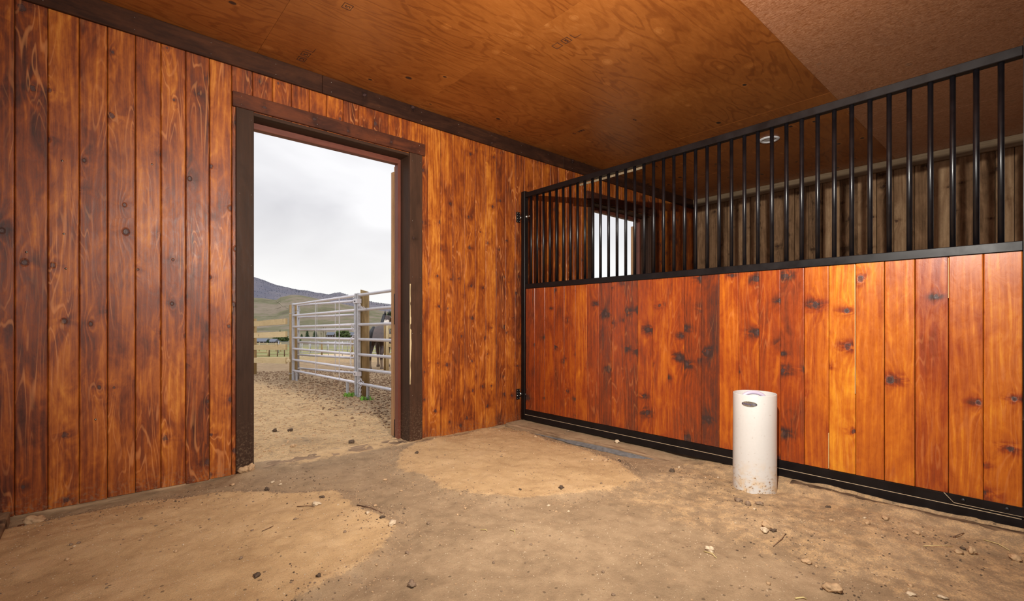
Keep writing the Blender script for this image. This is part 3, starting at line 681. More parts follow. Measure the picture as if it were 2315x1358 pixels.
pt = [-.14, -.02, -.04, -.08, .0, .10, -.06, -.18, -.06, -.16, -.02, .05, -.01, -.14, -.26, .06, .03, -.04, -.10, .14, .30, .20, .22, .02, .12, .20]
m = MB(); g, c = .0009, .0035
for k in range(26):
    ya, yb = ys[k + 1], ys[k]; x = PX + .006 + .0012 * ((k * 7) % 3)
    gg = .0016 if k in (20, 21, 22, 23) else g
    m.prism([(x + .03, ya + gg), (x + c, ya + gg), (x + .0006, ya + gg + c * .7), (x, ya + gg + c * 1.4), (x, yb - g - c * 1.4), (x + .0006, yb - g - c * .7), (x + c, yb - g), (x + .03, yb - g)][::-1], .134, 1.4005, 200 + k, pt[k], bcf=lambda p: p[1])
P(m, 'board_panel', M_panel)
for y, za, zb in ((.7965, .62, 1.395), (.935, .14, .36), (.379, 1.18, 1.395)):  # thin pale strips paint the bright light seen in three board seams
    m = MB(); m.box(PX + .003, PX + .012, y - .0016, y + .0016, za, zb); P(m, 'painted_seam_light', M_seam_light)
m = MB(); m.box(PX + .037, PX + .04, .11, 3.70, .14, 1.40); P(m, 'board_backing', M_gap)
m = MB(); m.prism([(PX + .0575, 3.0), (PX + .065, 3.0), (PX + .065, 2.3), (PX + .0575, 2.3)], 2.347, 2.366, 0); P(m, 'wood_shim', M_battn)
m = MB(); m.box(PX - .0066, PX - .0004, .11, 3.70, .0785, .0802); P(m, 'dust_line', M_dust)
# bolted strap at the near foot
m = MB(); vs = []
for x in (PX - .006, PX - .0005):
    vs += [(x, .395, .137), (x, .04, .137), (x, .04, .094), (x, .355, .094)]
m.add(vs, [(0, 1, 2, 3), (7, 6, 5, 4), (0, 4, 5, 1), (1, 5, 6, 2), (2, 6, 7, 3), (3, 7, 4, 0)]); sp = P(m, 'strap', M_black)
m = MB(); a_, b_ = Vector((PX - .0064, .397, .137)), Vector((PX - .0064, .357, .0925)); m.tube([a_, b_, (PX - .0064, .04, .0925)], .0014, 6); P(m, 'dust_line', M_dust, sp)
for y in (.32, .16):
    m = MB(); m.tube([(PX - .0065, y, .117), (PX - .012, y, .117)], [.010, .008], 10); P(m, 'bolt', M_bolt, sp)
def hinge(z):
    m = MB(); m.box(3.40, 3.452, WY - .012, WY - .001, z - .055, z + .055, 'z', 0, 0, .002); h = P(m, 'hinge', M_black)
    for sx in (3.41, 3.442):
        for dz in (-.042, -.014, .014, .042): m = MB(); m.tube([(sx, WY - .0115, z + dz), (sx, WY - .017, z + dz)], .0045, 8); P(m, 'screw_head', M_chrome, h)
    m = MB(); m.tube([(3.462, WY - .013, z), (3.462, WY - .034, z)], .011, 12); m.tube([(3.446, WY - .022, z - .02), (3.446, WY - .022, z + .02)], .009, 12); P(m, 'knuckle', M_chrome, h)
    m = MB(); m.tube([(PX + .023, 3.7035, z), (PX + .023, 3.697, z)], .019, 6, smooth=False); m.tube([(PX + .023, 3.7035, z), (PX + .023, 3.655, z)], .008, 10); m.tube([(PX + .023, 3.7, z), (PX + .023, 3.69, z)], .014, 16); P(m, 'hinge_bolt', M_chrome, h)
hinge(2.165); hinge(.285)

# ---- steel post the partition closes against, and timber sills
m = MB(); m.box(PX - .02, PX + .08, -.07, .033, -.02, CZ - .001, 'z', 0, 0, .004)
o = m.build('steel_post', M_black); o['label'] = 'black steel post at the right edge of the photo closing the partition'; o['category'] = 'post'
m = MB(); R = random.Random(3); n = 90; vs = []; fs = []
for k in range(n + 1):
    y = -.2 + 3.985 * k / n; e = .010 * float(fbm(y, 2.2, 3, 4)); x0 = 3.30 - .05 * sst(2.2, 3.6, y) + e * 2; top = .004 + .008 * float(fbm(y, 7.1, 5, 3)) - .045 * (1 - sst(1.2, 2.3, y))
    vs += [(x0, y, -.12), (x0 - .004, y, top - .012), (x0 + .010, y, top), (3.56, y, top + .006), (3.56, y, -.12)]
    if k:
        a = (k - 1) * 5
        for q in range(4): fs.append((a + q, a + q + 1, a + q + 6, a + q + 5))
m.add(vs, fs, [(p[0] + p[2], p[1], 8.0) for p in vs], .05)
sillo = o = m.build('sill_beam', M_sill); o['label'] = 'weathered timber sill half buried in dirt under the black partition'; o['category'] = 'timber sill'
m = MB(); vs, fs = [], []
for k in range(61):
    y = 2.02 + 1.42 * k / 60; w = .030 * math.sin(math.pi * k / 60) ** .5 * (.75 + 2.2 * float(fbm(y, .3, 7, 4)))
    vs += [(3.29 - w - .035, y, -.032), (3.31, y, -.008)]
    if k: a = (k - 1) * 2; fs.append((a, a + 1, a + 3, a + 2))
m.add(vs, fs); o = m.build('rubber_mat_edge', M_mat); o['label'] = 'blue-grey mat edge showing through the dirt beside the timber sill'; o['category'] = 'mat'
m = MB(); m.box(-.50, -.322, .8, 3.775, -.1, .020, 'y', 21, .05, .006)
o = m.build('sill_beam', M_sill); o['label'] = 'weathered timber sill at the left edge of the photo running towards the viewer'; o['category'] = 'timber sill'
lh = thing('gate_hinge', 'black steel hinge screwed to the wall at the far left edge', 'hinge', (-.43, WY - .001, 2.17))
m = MB(); m.box(-.0275, .038, -.011, -.0005, -.065, .055, 'z', 0, 0, .002); m.build('plate', M_black, lh)
for dz in (-.042, -.014, .014, .042): m = MB(); m.tube([(.028, -.0105, dz), (.028, -.016, dz)], .0045, 8); m.build('screw_head', M_chrome, lh)

# ---- automatic waterer
wt = thing('waterer', 'white plastic pipe waterer standing in the dirt before the right partition', 'horse waterer', (3.20, 1.277, 0), rz=0)
wt.rotation_euler = (math.radians(.35), math.radians(-.45), 0)
m = MB(); m.lathe([(.1285, -.12), (.1275, .0), (.1265, .40), (.1265, .594), (.1255, .598), (.1225, .598), (.1215, .594), (.1215, .30), (.0005, .30)], (0, 0, 0), 72); m.build('pipe', M_pvc, wt)
m = MB(); m.tube([(.045 * math.cos(a) + .03, .02 - .055 * math.cos(a), .548 + .048 * math.sin(a)) for a in [math.pi * q / 14 for q in range(15)]], .012, 10); m.blob((.03, .0, .545), .04, 3, 2, (1, 1, .5), .05); m.build('float_valve', M_lav, wt)
ba = math.atan2(-1.277, -3.20) - math.radians(14)
def onpipe(s, z, r): a = ba + s / .1265; return (r * math.cos(a), r * math.sin(a), z)
m = MB(); vs = [onpipe(0, .543, .1285)]; nn = 40; ex = []
for q in range(nn):
    a = 2 * math.pi * q / nn; vs.append(onpipe(.045 * math.cos(a), .543 + .0165 * math.sin(a), .1283)); 
for q in range(nn):
    a = 2 * math.pi * q / nn; vs.append(onpipe(.046 * math.cos(a), .543 + .0173 * math.sin(a), .1262))
# subdivide the face so it follows the pipe
rings = 5; vs = [onpipe(0, .543, .1288)]
for rr in range(1, rings + 1):
    for q in range(nn):
        a = 2 * math.pi * q / nn; f = rr / rings; vs.append(onpipe(.045 * f * math.cos(a), .543 + .0165 * f * math.sin(a), .1288))
for q in range(nn):
    a = 2 * math.pi * q / nn; vs.append(onpipe(.046 * math.cos(a), .543 + .0175 * math.sin(a), .1262))
fs = [(0, 1 + q, 1 + (q + 1) % nn) for q in range(nn)]
for rr in range(rings):
    for q in range(nn): a = 1 + rr * nn; fs.append((a + q, a + nn + q, a + nn + (q + 1) % nn, a + (q + 1) % nn))
m.add(vs, fs); bd = m.build('badge', M_steel, wt)
# flip text so it reads left to right from inside the stall
text('Drinking Post', .0148, None, None, M_blue, bd, 'lettering', bend=lambda c: Vector(onpipe(c.x, .543 + c.y, .1292 + c.z)))
for sgn in (-1, 1): m = MB(); m.tube([onpipe(sgn * .040, .543, .1285), onpipe(sgn * .040, .543, .1302)], .0024, 8); m.build('rivet', M_black, bd)
# ------------------------------------------------------------------ dirt floor of the stall
PA = [(-.30, 3.6), (.2, 3.62), (.62, 3.42), (.80, 3.22), (1.01, 3.08), (1.15, 2.94), (1.17, 2.74), (1.17, 2.56), (1.18, 2.36), (1.19, 2.23), (1.11, 2.13), (1.01, 2.07), (.88, 2.0), (.73, 1.96), (.63, 1.93), (.5, 1.86), (.3, 1.6), (-.1, 1.2), (-.8, 1.0), (-1.2, 2.0), (-.9, 3.5)]
PB = [(1.9, 3.52), (2.12, 3.62), (3.24, 3.70), (3.14, 3.17), (3.10, 2.72), (2.98, 2.16), (2.73, 1.84), (2.46, 1.85), (2.08, 1.99), (1.84, 2.11), (1.76, 2.27), (1.67, 2.55), (1.65, 2.91), (1.71, 3.21)]
def floor_fields(x, y):
    x = np.asarray(x, float); y = np.asarray(y, float)
    wob = .16 * fbm(x, y, 3.5, 4, 2)
    da = sdf(x, y, PA) + wob; db = sdf(x, y, PB) + wob
    a = 1 - sst(-.05, .04, da); b = 1 - sst(-.05, .04, db)
    z = -.006 + .030 * fbm(x, y, 1.6, 4, 1) + .017 * fbm(x, y, 9, 3, 3) + .008 * fbm(x, y, 30, 2, 5)
    z = z + .014 * a + .013 * b
    z = z + .010 * np.exp(-(da / .05) ** 2) + .010 * np.exp(-(db / .05) ** 2) - .010 * np.exp(-((da - .09) / .06) ** 2)
    z = z - .030 * sst(3.25, 3.75, y) * (1 - sst(.55, .85, x))              # low along the left wall
    z = z - .030 * sst(2.95, 3.18, x) * sst(1.75, 2.4, y)                    # low beside the timber sill
    z = z + .048 * sst(3.22, 3.40, x) * (1 - sst(1.5, 2.1, y)) * (.75 + .8 * fbm(x, y, 3, 3, 8))  # banked against the partition
    z = z - .018 * np.exp(-((x - 3.40) / .02) ** 2) * (1 - sst(.9, 1.3, y))
    z = z - .012 * sst(3.4, 3.6, y) * sst(2.3, 2.5, x) * (1 - sst(3.2, 3.4, x))
    z = z + .030 * np.exp(-(((x - .83) / .09) ** 2 + ((y - 3.71) / .07) ** 2))
    z = z + .02 * sst(3.45, 4.0, x)
    sand = np.clip(a + b, 0, 1) * .62 + .10 + .35 * sst(2.0, 2.5, x) * (1 - sst(1.7, 2.2, y)) + .28 * (1 - sst(.9, 1.5, y)) * 0 + .5 * sst(3.6, 3.8, y) * sst(.9, 1.2, x)
    wet = .35 * np.exp(-((da - .05) / .07) ** 2) * sst(.2, .5, x) + .30 * np.exp(-((db - .05) / .06) ** 2) + .33 * np.exp(-(((x - 1.1) / .35) ** 2 + ((y - 3.35) / .22) ** 2)) + .38 * np.exp(-((y - 3.68) / .09) ** 2) * (1 - sst(.5, .9, x)) + .45 * np.exp(-(((x - 3.1) / .12) ** 2 + ((y - .3) / .15) ** 2)) + .3 * np.exp(-(((x - 3.02) / .16) ** 2 + ((y - 1.9) / .5) ** 2))
    return z, sand, wet
def fz(x, y): return float(floor_fields(np.array([x]), np.array([y]))[0][0])
def grid(name, xs, ys, zf, mat, attrs, **k):
    X, Y = np.meshgrid(xs, ys, indexing='ij'); r = zf(X, Y)
    nx, ny = len(xs), len(ys)
    co = np.stack([X, Y, r[0]], -1).reshape(-1, 3)
    i = np.arange(nx * ny).reshape(nx, ny)
    f = np.stack([i[:-1, :-1], i[1:, :-1], i[1:, 1:], i[:-1, 1:]], -1).reshape(-1, 4)
    me = bpy.data.meshes.new(name); me.from_pydata(co.tolist(), [], f.tolist()); me.update()
    for nm, v in zip(attrs, r[1:]):
        at = me.attributes.new(nm, 'FLOAT', 'POINT'); at.data.foreach_set('value', np.asarray(v, np.float32).ravel())
    me.polygons.foreach_set('use_smooth', [True] * len(me.polygons)); me.materials.append(mat)
    o = bpy.data.objects.new(name, me); COL.objects.link(o)
    for a, b in k.items(): o[a] = b
    return o
xs = np.concatenate([np.arange(-1.9, 3.62, .018), np.arange(3.65, FARX + .05, .12)])
ys = np.concatenate([np.arange(-1.3, .2, .06), np.arange(.2, WY + .2, .018)])
grid('floor', xs, ys, floor_fields, M_floor, ('sand', 'wet'), kind='structure')

vs, fs = [], []                              # dirt trodden over the top of the sill
_ys = np.linspace(.0, 3.74, 240); _xs = np.linspace(0, 1, 9)
for k, y in enumerate(_ys):
    x0 = 3.30 - .05 * float(sst(2.2, 3.6, y)) + .020 * float(fbm(y, 2.2, 3, 4)) + .016 + .05 * float(fbm(y, 8.8, 5, 4)) ; top = .004 + .008 * float(fbm(y, 7.1, 5, 3)) - .045 * (1 - float(sst(1.2, 2.3, y)))
    for j, t in enumerate(_xs):
        x = x0 + (3.50 - x0) * t; vs.append((x, y, top - .004 + .014 * min(1, t * 3) + .010 * float(fbm(x, y, 12, 3)) + .004 * float(fbm(x, y, 50, 2))))
    if k: a = (k - 1) * 9; fs += [(a + j, a + j + 1, a + j + 10, a + j + 9) for j in range(8)]
m = MB(); m.add(vs, fs, None, 0, True); m.build('trodden_dirt', M_floor, sillo)
# ------------------------------------------------------------------ the yard and valley outside
TR = [(0, 0), (5, 0), (7, -.01), (9.3, -.06), (11, -.12), (14, -.30), (20, -.55), (30, -1.25), (40, -1.95), (48, -2.4), (60, -2.9), (100, -4.5), (200, -8), (300, -12.2), (400, -12.6), (600, -14), (2000, -14)]
def tz(r): return np.interp(r, [a for a, b in TR], [b for a, b in TR])
def depth(x, y): return x * math.sin(YAW) + y * math.cos(YAW)
def yard(x, y):
    d = np.maximum(depth(x, y), np.hypot(x, y) * .75)
    z = tz(d) + .03 * fbm(x, y, 1.1, 4, 4) * sst(3.9, 4.6, y) + .035 * np.abs(fbm(x, y, 5, 4, 6)) * sst(2.0, 3.2, x) * sst(4.2, 5.5, y) - .012
    z = z + .02 * fbm(x, y, .5, 3, 6) * sst(8, 20, d)
    sand = .60 - .34 * sst(2.0, 2.9, x + .8 * fbm(x, y, .8, 3, 9)) * (1 - sst(14, 20, d)) - .1 * sst(9, 13, y)
    wet = .55 * np.exp(-(((x - 1.45 + (y - 4.4) * .4) / .33) ** 2 + ((y - 4.45) / .30) ** 2)) + .30 * sst(2.3, 3.0, x + .5 * fbm(x, y, 1.5, 3, 3)) * (1 - sst(12, 15, d)) * (1 - .5 * sst(9.5, 11, y)) + .25 * np.exp(-((d - 11.4) / .7) ** 2)
    grass = .06 * sst(8, 11, d) + .26 * sst(11, 15, d) + .18 * sst(15, 30, d) + .50 * sst(46.5, 49, d + 2 * fbm(x, y, .1, 3, 2)) - .42 * sst(110, 190, d)
    az_ = np.arctan2(x, y) - az(690)
    arena = sst(48.2, 49, d) * (1 - sst(58, 60, d)) * sst(-.02, .0, az_)
    return z, sand, wet, grass, arena, sst(105, 190, d)
xs = np.concatenate([np.arange(-3, 5.5, .04), np.arange(5.5, 16, .12)]); ys = np.concatenate([[WY + .155], np.arange(4.0, 11, .04), np.arange(11, 22, .12)])
grid('ground', xs, ys, yard, M_ground, ('sand', 'wet', 'grass', 'arena', 'dry'), kind='structure')
def farland():
    rr = np.concatenate([np.arange(16, 75, .6), np.geomspace(75, 1200, 60)]); aa = np.radians(np.arange(-25, 96, .5))
    R_, A_ = np.meshgrid(rr, aa, indexing='ij'); X = R_ * np.sin(A_); Y = R_ * np.cos(A_)
    z, s, w, g, a, dr = yard(X, Y); inside = (X < 15.8) & (Y < 21.8) & (X > -3); z = z - np.where(inside, .35, 0)
    i = np.arange(X.size).reshape(X.shape); f = np.stack([i[:-1, :-1], i[:-1, 1:], i[1:, 1:], i[1:, :-1]], -1).reshape(-1, 4)
    me = bpy.data.meshes.new('ground'); me.from_pydata(np.stack([X, Y, z], -1).reshape(-1, 3).tolist(), [], f[:, ::-1].tolist()); me.update()
    for nm, v in zip(('sand', 'wet', 'grass', 'arena', 'dry'), (s, w, g, a, dr)):
        at = me.attributes.new(nm, 'FLOAT', 'POINT'); at.data.foreach_set('value', np.asarray(v, np.float32).ravel())
    me.polygons.foreach_set('use_smooth', [True] * len(me.polygons)); me.materials.append(M_ground)
    o = bpy.data.objects.new('ground', me); COL.objects.link(o); o['kind'] = 'structure'
farland()
def gz(x, y): return float(yard(np.array([x]), np.array([y]))[0][0])

# ------------------------------------------------------------------ hills and mountain
RN = [(-1400, 680), (-500, 694), (0, 678), (260, 690), (430, 676), (560, 672), (594, 673.5), (610, 676), (625, 677.6), (635, 671.5), (660, 666), (685, 668), (710, 673.5), (740, 679), (770, 686), (800, 692), (830, 697), (890, 706), (1100, 715), (1500, 700), (2200, 690)]
RF = [(-1400, 650), (-600, 600), (0, 640), (300, 590), (430, 596), (560, 622), (574, 625.5), (595, 632.5), (620, 642), (632, 645), (665, 652.6), (678, 655), (695, 656), (715, 661), (743, 665), (756, 661.5), (768, 660.6), (785, 666), (805, 676), (838, 682.6), (860, 686), (888, 689), (950, 694), (1100, 700), (1500, 680), (2200, 660)]
def hills(name, ridge, d0, d1, mat, rough, amp, label, seed):
    us = np.linspace(-1400, 2200, 2000); vv = np.interp(us, [a for a, b in ridge], [b for a, b in ridge])
    t = np.linspace(0, 1, 60); co = []
    for ti in t:
        d = d0 + (d1 - d0) * ti
        H = CAM_H + (728 - vv) / 1084 * (d0 + (d1 - d0) * .8)
        pr = float(sst(0, .8, ti)) * .55 + .45 * min(1, ti / .8) if ti <= .8 else 1 - (ti - .8) * 1.2
        x, y = zip(*[far(u, d) for u in us]); x = np.array(x); y = np.array(y)
        gul = amp * H * (np.abs(fbm(x, y, rough, 5, seed)) * 2 - .35) * math.sin(math.pi * min(1, ti / .8)) ** .7
        z = -16 + (H + 16) * pr + gul
        z = z + (2.2e-3 * d * fbm(x, y, rough * 14, 3, seed + 3) if amp > .2 else 0) * (1 if ti > .1 else 0) * .6
        co.append(np.stack([x, y, z], -1))
    co = np.array(co); n0, n1 = co.shape[:2]; i = np.arange(n0 * n1).reshape(n0, n1)
    f = np.stack([i[:-1, :-1], i[:-1, 1:], i[1:, 1:], i[1:, :-1]], -1).reshape(-1, 4)
    me = bpy.data.meshes.new(name); me.from_pydata(co.reshape(-1, 3).tolist(), [], f[:, ::-1].tolist()); me.update()
    me.polygons.foreach_set('use_smooth', [True] * len(me.polygons)); me.materials.append(mat)
    o = bpy.data.objects.new(name, me); COL.objects.link(o); o['kind'] = 'structure'; o['label'] = label; return co
near = hills('hill', RN, 700, 1500, M_hill, .0035, .30, 'green-brown grassy hill in front of the far mountain', 3)
farm = hills('mountain', RF, 2600, 4200, M_mount, .0016, .22, 'purple-grey forested mountain on the skyline', 7)
# pale track up the hill, lying on its surface
def onhill(u, v):
    best = None; i = int((u + 1400) / 3600 * 1999)
    for q in range(3, 50):
        x, y, z = near[q, i]; d = depth(x, y); vv = 728 - (z - CAM_H) / d * 1084
        if vv <= v: return Vector((x, y, z))
    return Vector(near[46, i])
m = MB()
for tr, w in ((((622, 679), (630, 683), (637, 689), (641, 694), (648, 697), (655, 699)), .5), (((600, 703), (615, 700), (628, 698), (636, 697)), .35)):
    tu = np.linspace(0, len(tr) - 1, 60); pts = [onhill(float(np.interp(k, range(len(tr)), [a for a, b in tr])), float(np.interp(k, range(len(tr)), [b for a, b in tr]))) for k in tu]; vs = []
    for p in pts: vs += [(p.x - w * 1.6, p.y, p.z + .5), (p.x + w * 1.6, p.y, p.z + .5)]
    m.add(vs, [(2 * k, 2 * k + 1, 2 * k + 3, 2 * k + 2) for k in range(len(pts) - 1)])
o = m.build('dirt_track', M_path); o['kind'] = 'structure'
# little trees on the skyline and slopes of the mountain
m = MB(); R = random.Random(12)
def cone(m, x, y, z, h, r):
    n = 6; vs = [(x + r * math.cos(6.283 * q / n), y + r * math.sin(6.283 * q / n), z) for q in range(n)] + [(x, y, z + h)]
    m.add(vs, [(q, (q + 1) % n, n) for q in range(n)])
for _ in range(1300):
    u = R.uniform(565, 900); q = int(47 - 44 * R.random() ** 2.2) if u < 800 else R.choice((46, 47, 47, 47, 45, 40)); i = int((u + 1400) / 3600 * 1999)
    x, y, z = farm[q, i]; big = 1.0 if u < 800 else 1.25
    if u > 800 and R.random() < .35: continue
    h = R.uniform(3.0, 7.5) * big; cone(m, x + R.uniform(-4, 4), y, z - 2, h + 2, h * .3)
o = m.build('skyline_trees', M_fartree); o['kind'] = 'stuff'; o['label'] = 'tiny dark trees dotted over the mountain and its skyline'; o['category'] = 'trees'

# ------------------------------------------------------------------ trees and houses in the valley
def pine(name, u, d, vtop, wpx, label, mat, cat='tree', group=None, seed=1):
    x, y = far(u, d); g = float(tz(d)); top = hz(vtop, d); h = top - g; w = wpx / 1084 * d / 2
    t = thing(name, label, cat, (x, y, g - .1), group); R = random.Random(seed)
    m = MB(); m.tube([(0, 0, 0), (0, 0, h * .9)], [h * .03, h * .008], 6); m.build('trunk', M_twig, t)
    m = MB(); L = 11
    for k in range(L):
        f = k / (L - 1); z = h * (.10 + .80 * f); r = w * (1 - f) ** .75 * 1.05 + .12; n = 18
        vs = [(0, 0, z + h * .13)]
        for q in range(n):
            a = 6.283 * (q + R.random() * .5) / n; rr = r * (R.uniform(.75, 1.15) if q % 2 else R.uniform(.4, .65)); vs.append((rr * math.cos(a), rr * math.sin(a), z - h * .03 * (1 if q % 2 else -.4)))
        m.add(vs, [(0, 1 + q, 1 + (q + 1) % n) for q in range(n)])
    m.build('foliage', mat, t); return t
def bushy(name, u, d, vtop, wpx, label, mat, group=None, seed=1, flat=1.0, zb=None):
    x, y = far(u, d); g = float(tz(d)) if zb is None else zb; h = hz(vtop, d) - g; w = wpx / 1084 * d / 2
    t = thing(name, label, 'tree', (x, y, g - .1), group); R = random.Random(seed)
    m = MB(); m.tube([(0, 0, 0), (0, 0, h * .7)], [w * .06, w * .02], 6); m.build('trunk', M_twig, t)
    m = MB()
    for k in range(160):
        a = R.uniform(0, 6.283); f = R.random() ** .5; zz = R.uniform(.12, .93); rad = w * f * math.sin(math.pi * min(.98, max(.12, zz * .85 + .1))) ** .6
        m.blob((rad * math.cos(a), rad * math.sin(a), h * zz), w * R.uniform(.12, .24), k + seed * 77, 1, (1, 1, .8 * flat), .3, False)
    m.build('foliage', mat, t); return t
pine('conifer', 694.7, 400, 742.5, 14, 'tall dark conifer left of the two behind the silver panel fence', M_pine, seed=2)
pine('conifer', 712.5, 400, 743.5, 19, 'wider green conifer right of the tall dark one behind the fence', M_pine, seed=3)
pine('conifer', 682, 410, 753, 11, 'small conifer at the left of the conifers behind the silver fence', M_pine, seed=4)
pine('conifer', 605.5, 260, 765, 12, 'small pointed conifer in front of the grey-roofed house on the left', M_pine, seed=5)
pine('conifer', 633, 355, 744, 12, 'conifer rising above the bushes left of the silver fence post', M_pine, seed=6)
bushy('bushy_tree', 775, 400, 745.5, 34, 'broad green bushy tree between the two dark-roofed houses', M_shrub, seed=7)
for u, w, v, s_, lb in ((628, 20, 760, 8, 'green bushy tree left of the pair under the lone conifer'), (643, 20, 758, 9, 'green bushy tree beside the wooden fence post, right of the pair'), (616, 9, 768, 10, 'low shrub to the right of the grey-roofed house')):
    bushy('bushy_tree', u, {8: 342, 9: 330, 10: 318}[s_], v, w, lb, M_shrub, seed=s_)
bushy('bushy_tree', 884, 90, 697, 28, 'dark tree on the skyline above the horse at the door edge', M_pine, seed=11)
bushy('bushy_tree', 669, 340, 765, 22, 'olive hedge-like tree low behind the left panel post', M_shrub, seed=12)
for u, s_, wh in ((726, 1, 'left'), (731, 2, 'middle'), (736, 3, 'right')):
    x, y = far(u, 420); g = float(tz(420)); t = thing('bare_tree', wh + ' one of the three bare pale poplars behind the silver fence', 'tree', (x, y, g), 'bare poplars behind the fence'); R = random.Random(s_)
    m = MB(); m.tube([(0, 0, 0), (0, 0, 10)], [.22, .04], 5)
    for k in range(26):
        z = R.uniform(1.5, 9); a = R.uniform(0, 6.28); L = R.uniform(.8, 1.5); m.tube([(0, 0, z), (L * .5 * math.cos(a), L * .5 * math.sin(a), z + L), (L * .6 * math.cos(a), L * .6 * math.sin(a), z + L * 1.9)], [.07, .04, .02], 4)
    m.build('branches', M_bare, t)
def house(u0, u1, veave, vridge, d, label, s=1.0):
    x0, y0 = far(u0, d); x1, y1 = far(u1, d); c = ((x0 + x1) / 2, (y0 + y1) / 2); L = math.hypot(x1 - x0, y1 - y0); g = float(tz(d)); he = hz(veave, d) - g; hr = hz(vridge, d) - g
    t = thing('house', label, 'house', (c[0], c[1], g), rz=math.atan2(y1 - y0, x1 - x0))
    m = MB(); m.box(-L / 2 * .94, L / 2 * .94, 0, 6, -.5, he); m.build('walls', M_siding, t)
    m = MB(); vs = [(-L / 2, -.5, he - .15), (L / 2, -.5, he - .15), (L / 2, 3, hr), (-L / 2, 3, hr), (L / 2, 6.5, he - .15), (-L / 2, 6.5, he - .15)]
    m.add(vs, [(0, 1, 2, 3), (3, 2, 4, 5), (0, 3, 5), (1, 4, 2)]); m.build('roof', M_roof, t)
    for k in range(3):
        m = MB(); x = -L * .3 + L * .3 * k; m.box(x - L * .04, x + L * .04, -.04, .02, he * .35, he * .75); m.build('window', M_lens, t)
house(737, 755, 756.5, 750.5, 430, 'dark-roofed house behind the arena, left of the broad bushy tree')
house(788, 812, 757, 750.5, 430, 'dark-roofed house right of the broad bushy tree')
house(572, 602, 771, 765, 300, 'long grey-roofed house at the left behind the board fence')
house(607, 622, 771.5, 766, 300, 'small pale-grey-roofed house right of the pointed conifer')

# ------------------------------------------------------------------ distant fences round the arena and pasture
def dfence(name, label, cat, pts, zs, posts, pr, rr, pm, rm, flatb=False, ptop=None):
    x, y = far(*pts[0]); t = thing(name, label, cat, (x, y, float(tz(pts[0][1]))))
    P_ = [(*far(u, d), float(tz(d))) for u, d in pts]
    for z in zs:
        m = MB()
        for a, b in zip(P_[:-1], P_[1:]):
            pa = Vector((a[0], a[1], a[2] + z)); pb = Vector((b[0], b[1], b[2] + z)); m.tube([pa, pb], rr, 6)
        local(m.build('rail', rm), t)
    for u, d in posts:
        x, y = far(u, d); g = float(tz(d)); m = MB(); m.tube([(x, y, g - .1), (x, y, g + (ptop or zs[0] + .08))], pr, 8); local(m.build('post', pm), t)
dfence('pipe_fence', 'pale pipe rail fence along the near side of the sandy arena', 'fence', [(676, 49), (890, 48)], (1.45, 1.1, .75, .4), [(683, 49), (699, 49), (743, 48.6), (756, 48.5), (774, 48.3), (852, 48), (880, 48)], .035, .022, M_galv, M_galv)
for u, lb in ((727.5, 'tan wooden post left of the two standing at the arena edge'), (796, 'tan wooden post right of the two standing at the arena edge')):
    x, y = far(u, 47.6); m = MB(); m.tube([(x, y, tz(47.6) - .1), (x, y, tz(47.6) + 1.56)], .075, 10); o = m.build('arena_post', M_post); o['label'] = lb; o['category'] = 'fence post'
dfence('pipe_fence', 'grey rail fence on the far side of the sandy arena', 'fence', [(628, 66), (890, 63)], (1.5, 1.15, .8, .45), [(u, 64) for u in (630, 662, 680, 702, 719, 740, 760, 785, 810, 850, 880)], .05, .028, M_galvdull, M_galvdull)
dfence('board_fence', 'three-rail wooden fence corner in the pasture at the left', 'fence', [(560, 50), (607.5, 49)], (.78, .42, .08), [(606, 49)], .07, .06, M_board, M_board)
dfence('wire_fence', 'dark wire gate in the green pasture', 'gate', [(609, 49), (652, 49)], (.55, .2), [(609, 49), (627, 49), (643, 49)], .05, .018, M_twig, M_twig, ptop=.82)
dfence('board_fence', 'single-rail fence line across the pasture at the left', 'fence', [(560, 75), (627, 74)], (1.25, .85), [(586, 75), (604, 75), (624, 74), (634.5, 73)], .08, .05, M_board, M_board)

# ------------------------------------------------------------------ silver corral panels beside the doorway
def corral(name, label, A, B, zA, zB, r, feet, braces, dia_end=.045, rounded=False):
    """rails between the two end uprights; A and B are (x, y, foot z)"""
    t = thing(name, label, 'corral panel', (A[0], A[1], A[2]))
    for k, (a, b) in enumerate(zip(zA, zB)):
        m = MB(); m.tube([(A[0], A[1], a), (B[0], B[1], b)], r, 14); local(m.build('rail', M_galv), t)
    for (p, z1) in ((A, zA[0]), (B, zB[0])):
        m = MB(); h = .021
        if rounded: m.tube([(p[0], p[1], p[2]), (p[0], p[1], z1 + r)], r * 1.15, 12)
        else: m.box(p[0] - h, p[0] + h, p[1] - h, p[1] + h, p[2] - .04, z1 + .03, 'z', 0, 0, .004)
        local(m.build('end_upright', M_galvdull), t)
    for f in braces:
        a = Vector((A[0], A[1], 0)).lerp(Vector((B[0], B[1], 0)), f); za = zA[0] + (zB[0] - zA[0]) * f; zb = zA[-1] + (zB[-1] - zA[-1]) * f
        m = MB(); m.box(a.x - r - .003, a.x - r + .002, a.y - .009, a.y + .009, zb, za, 'z', 0, 0, .001); local(m.build('brace', M_galv), t)
    for f in feet:
        a = Vector((A[0], A[1], 0)).lerp(Vector((B[0], B[1], 0)), f); zb = zA[-1] + (zB[-1] - zA[-1]) * f; g = gz(a.x, a.y)
        m = MB(); m.box(a.x - .015, a.x + .015, a.y - .02, a.y + .02, g - .03, zb, 'z', 0, 0, .003); local(m.build('foot', M_galvdull), t)
    return t
zn = [1.435, 1.224, 1.015, .805, .588, .380, .176]; zf = [1.386, 1.176, .96, .749, .54, .328, .123]; z0 = [1.452, 1.24, 1.03, .818, .606, .403, .191]
dn = [n_ - f_ for n_, f_ in zip(zn, zf)]
yb1 = 3.98
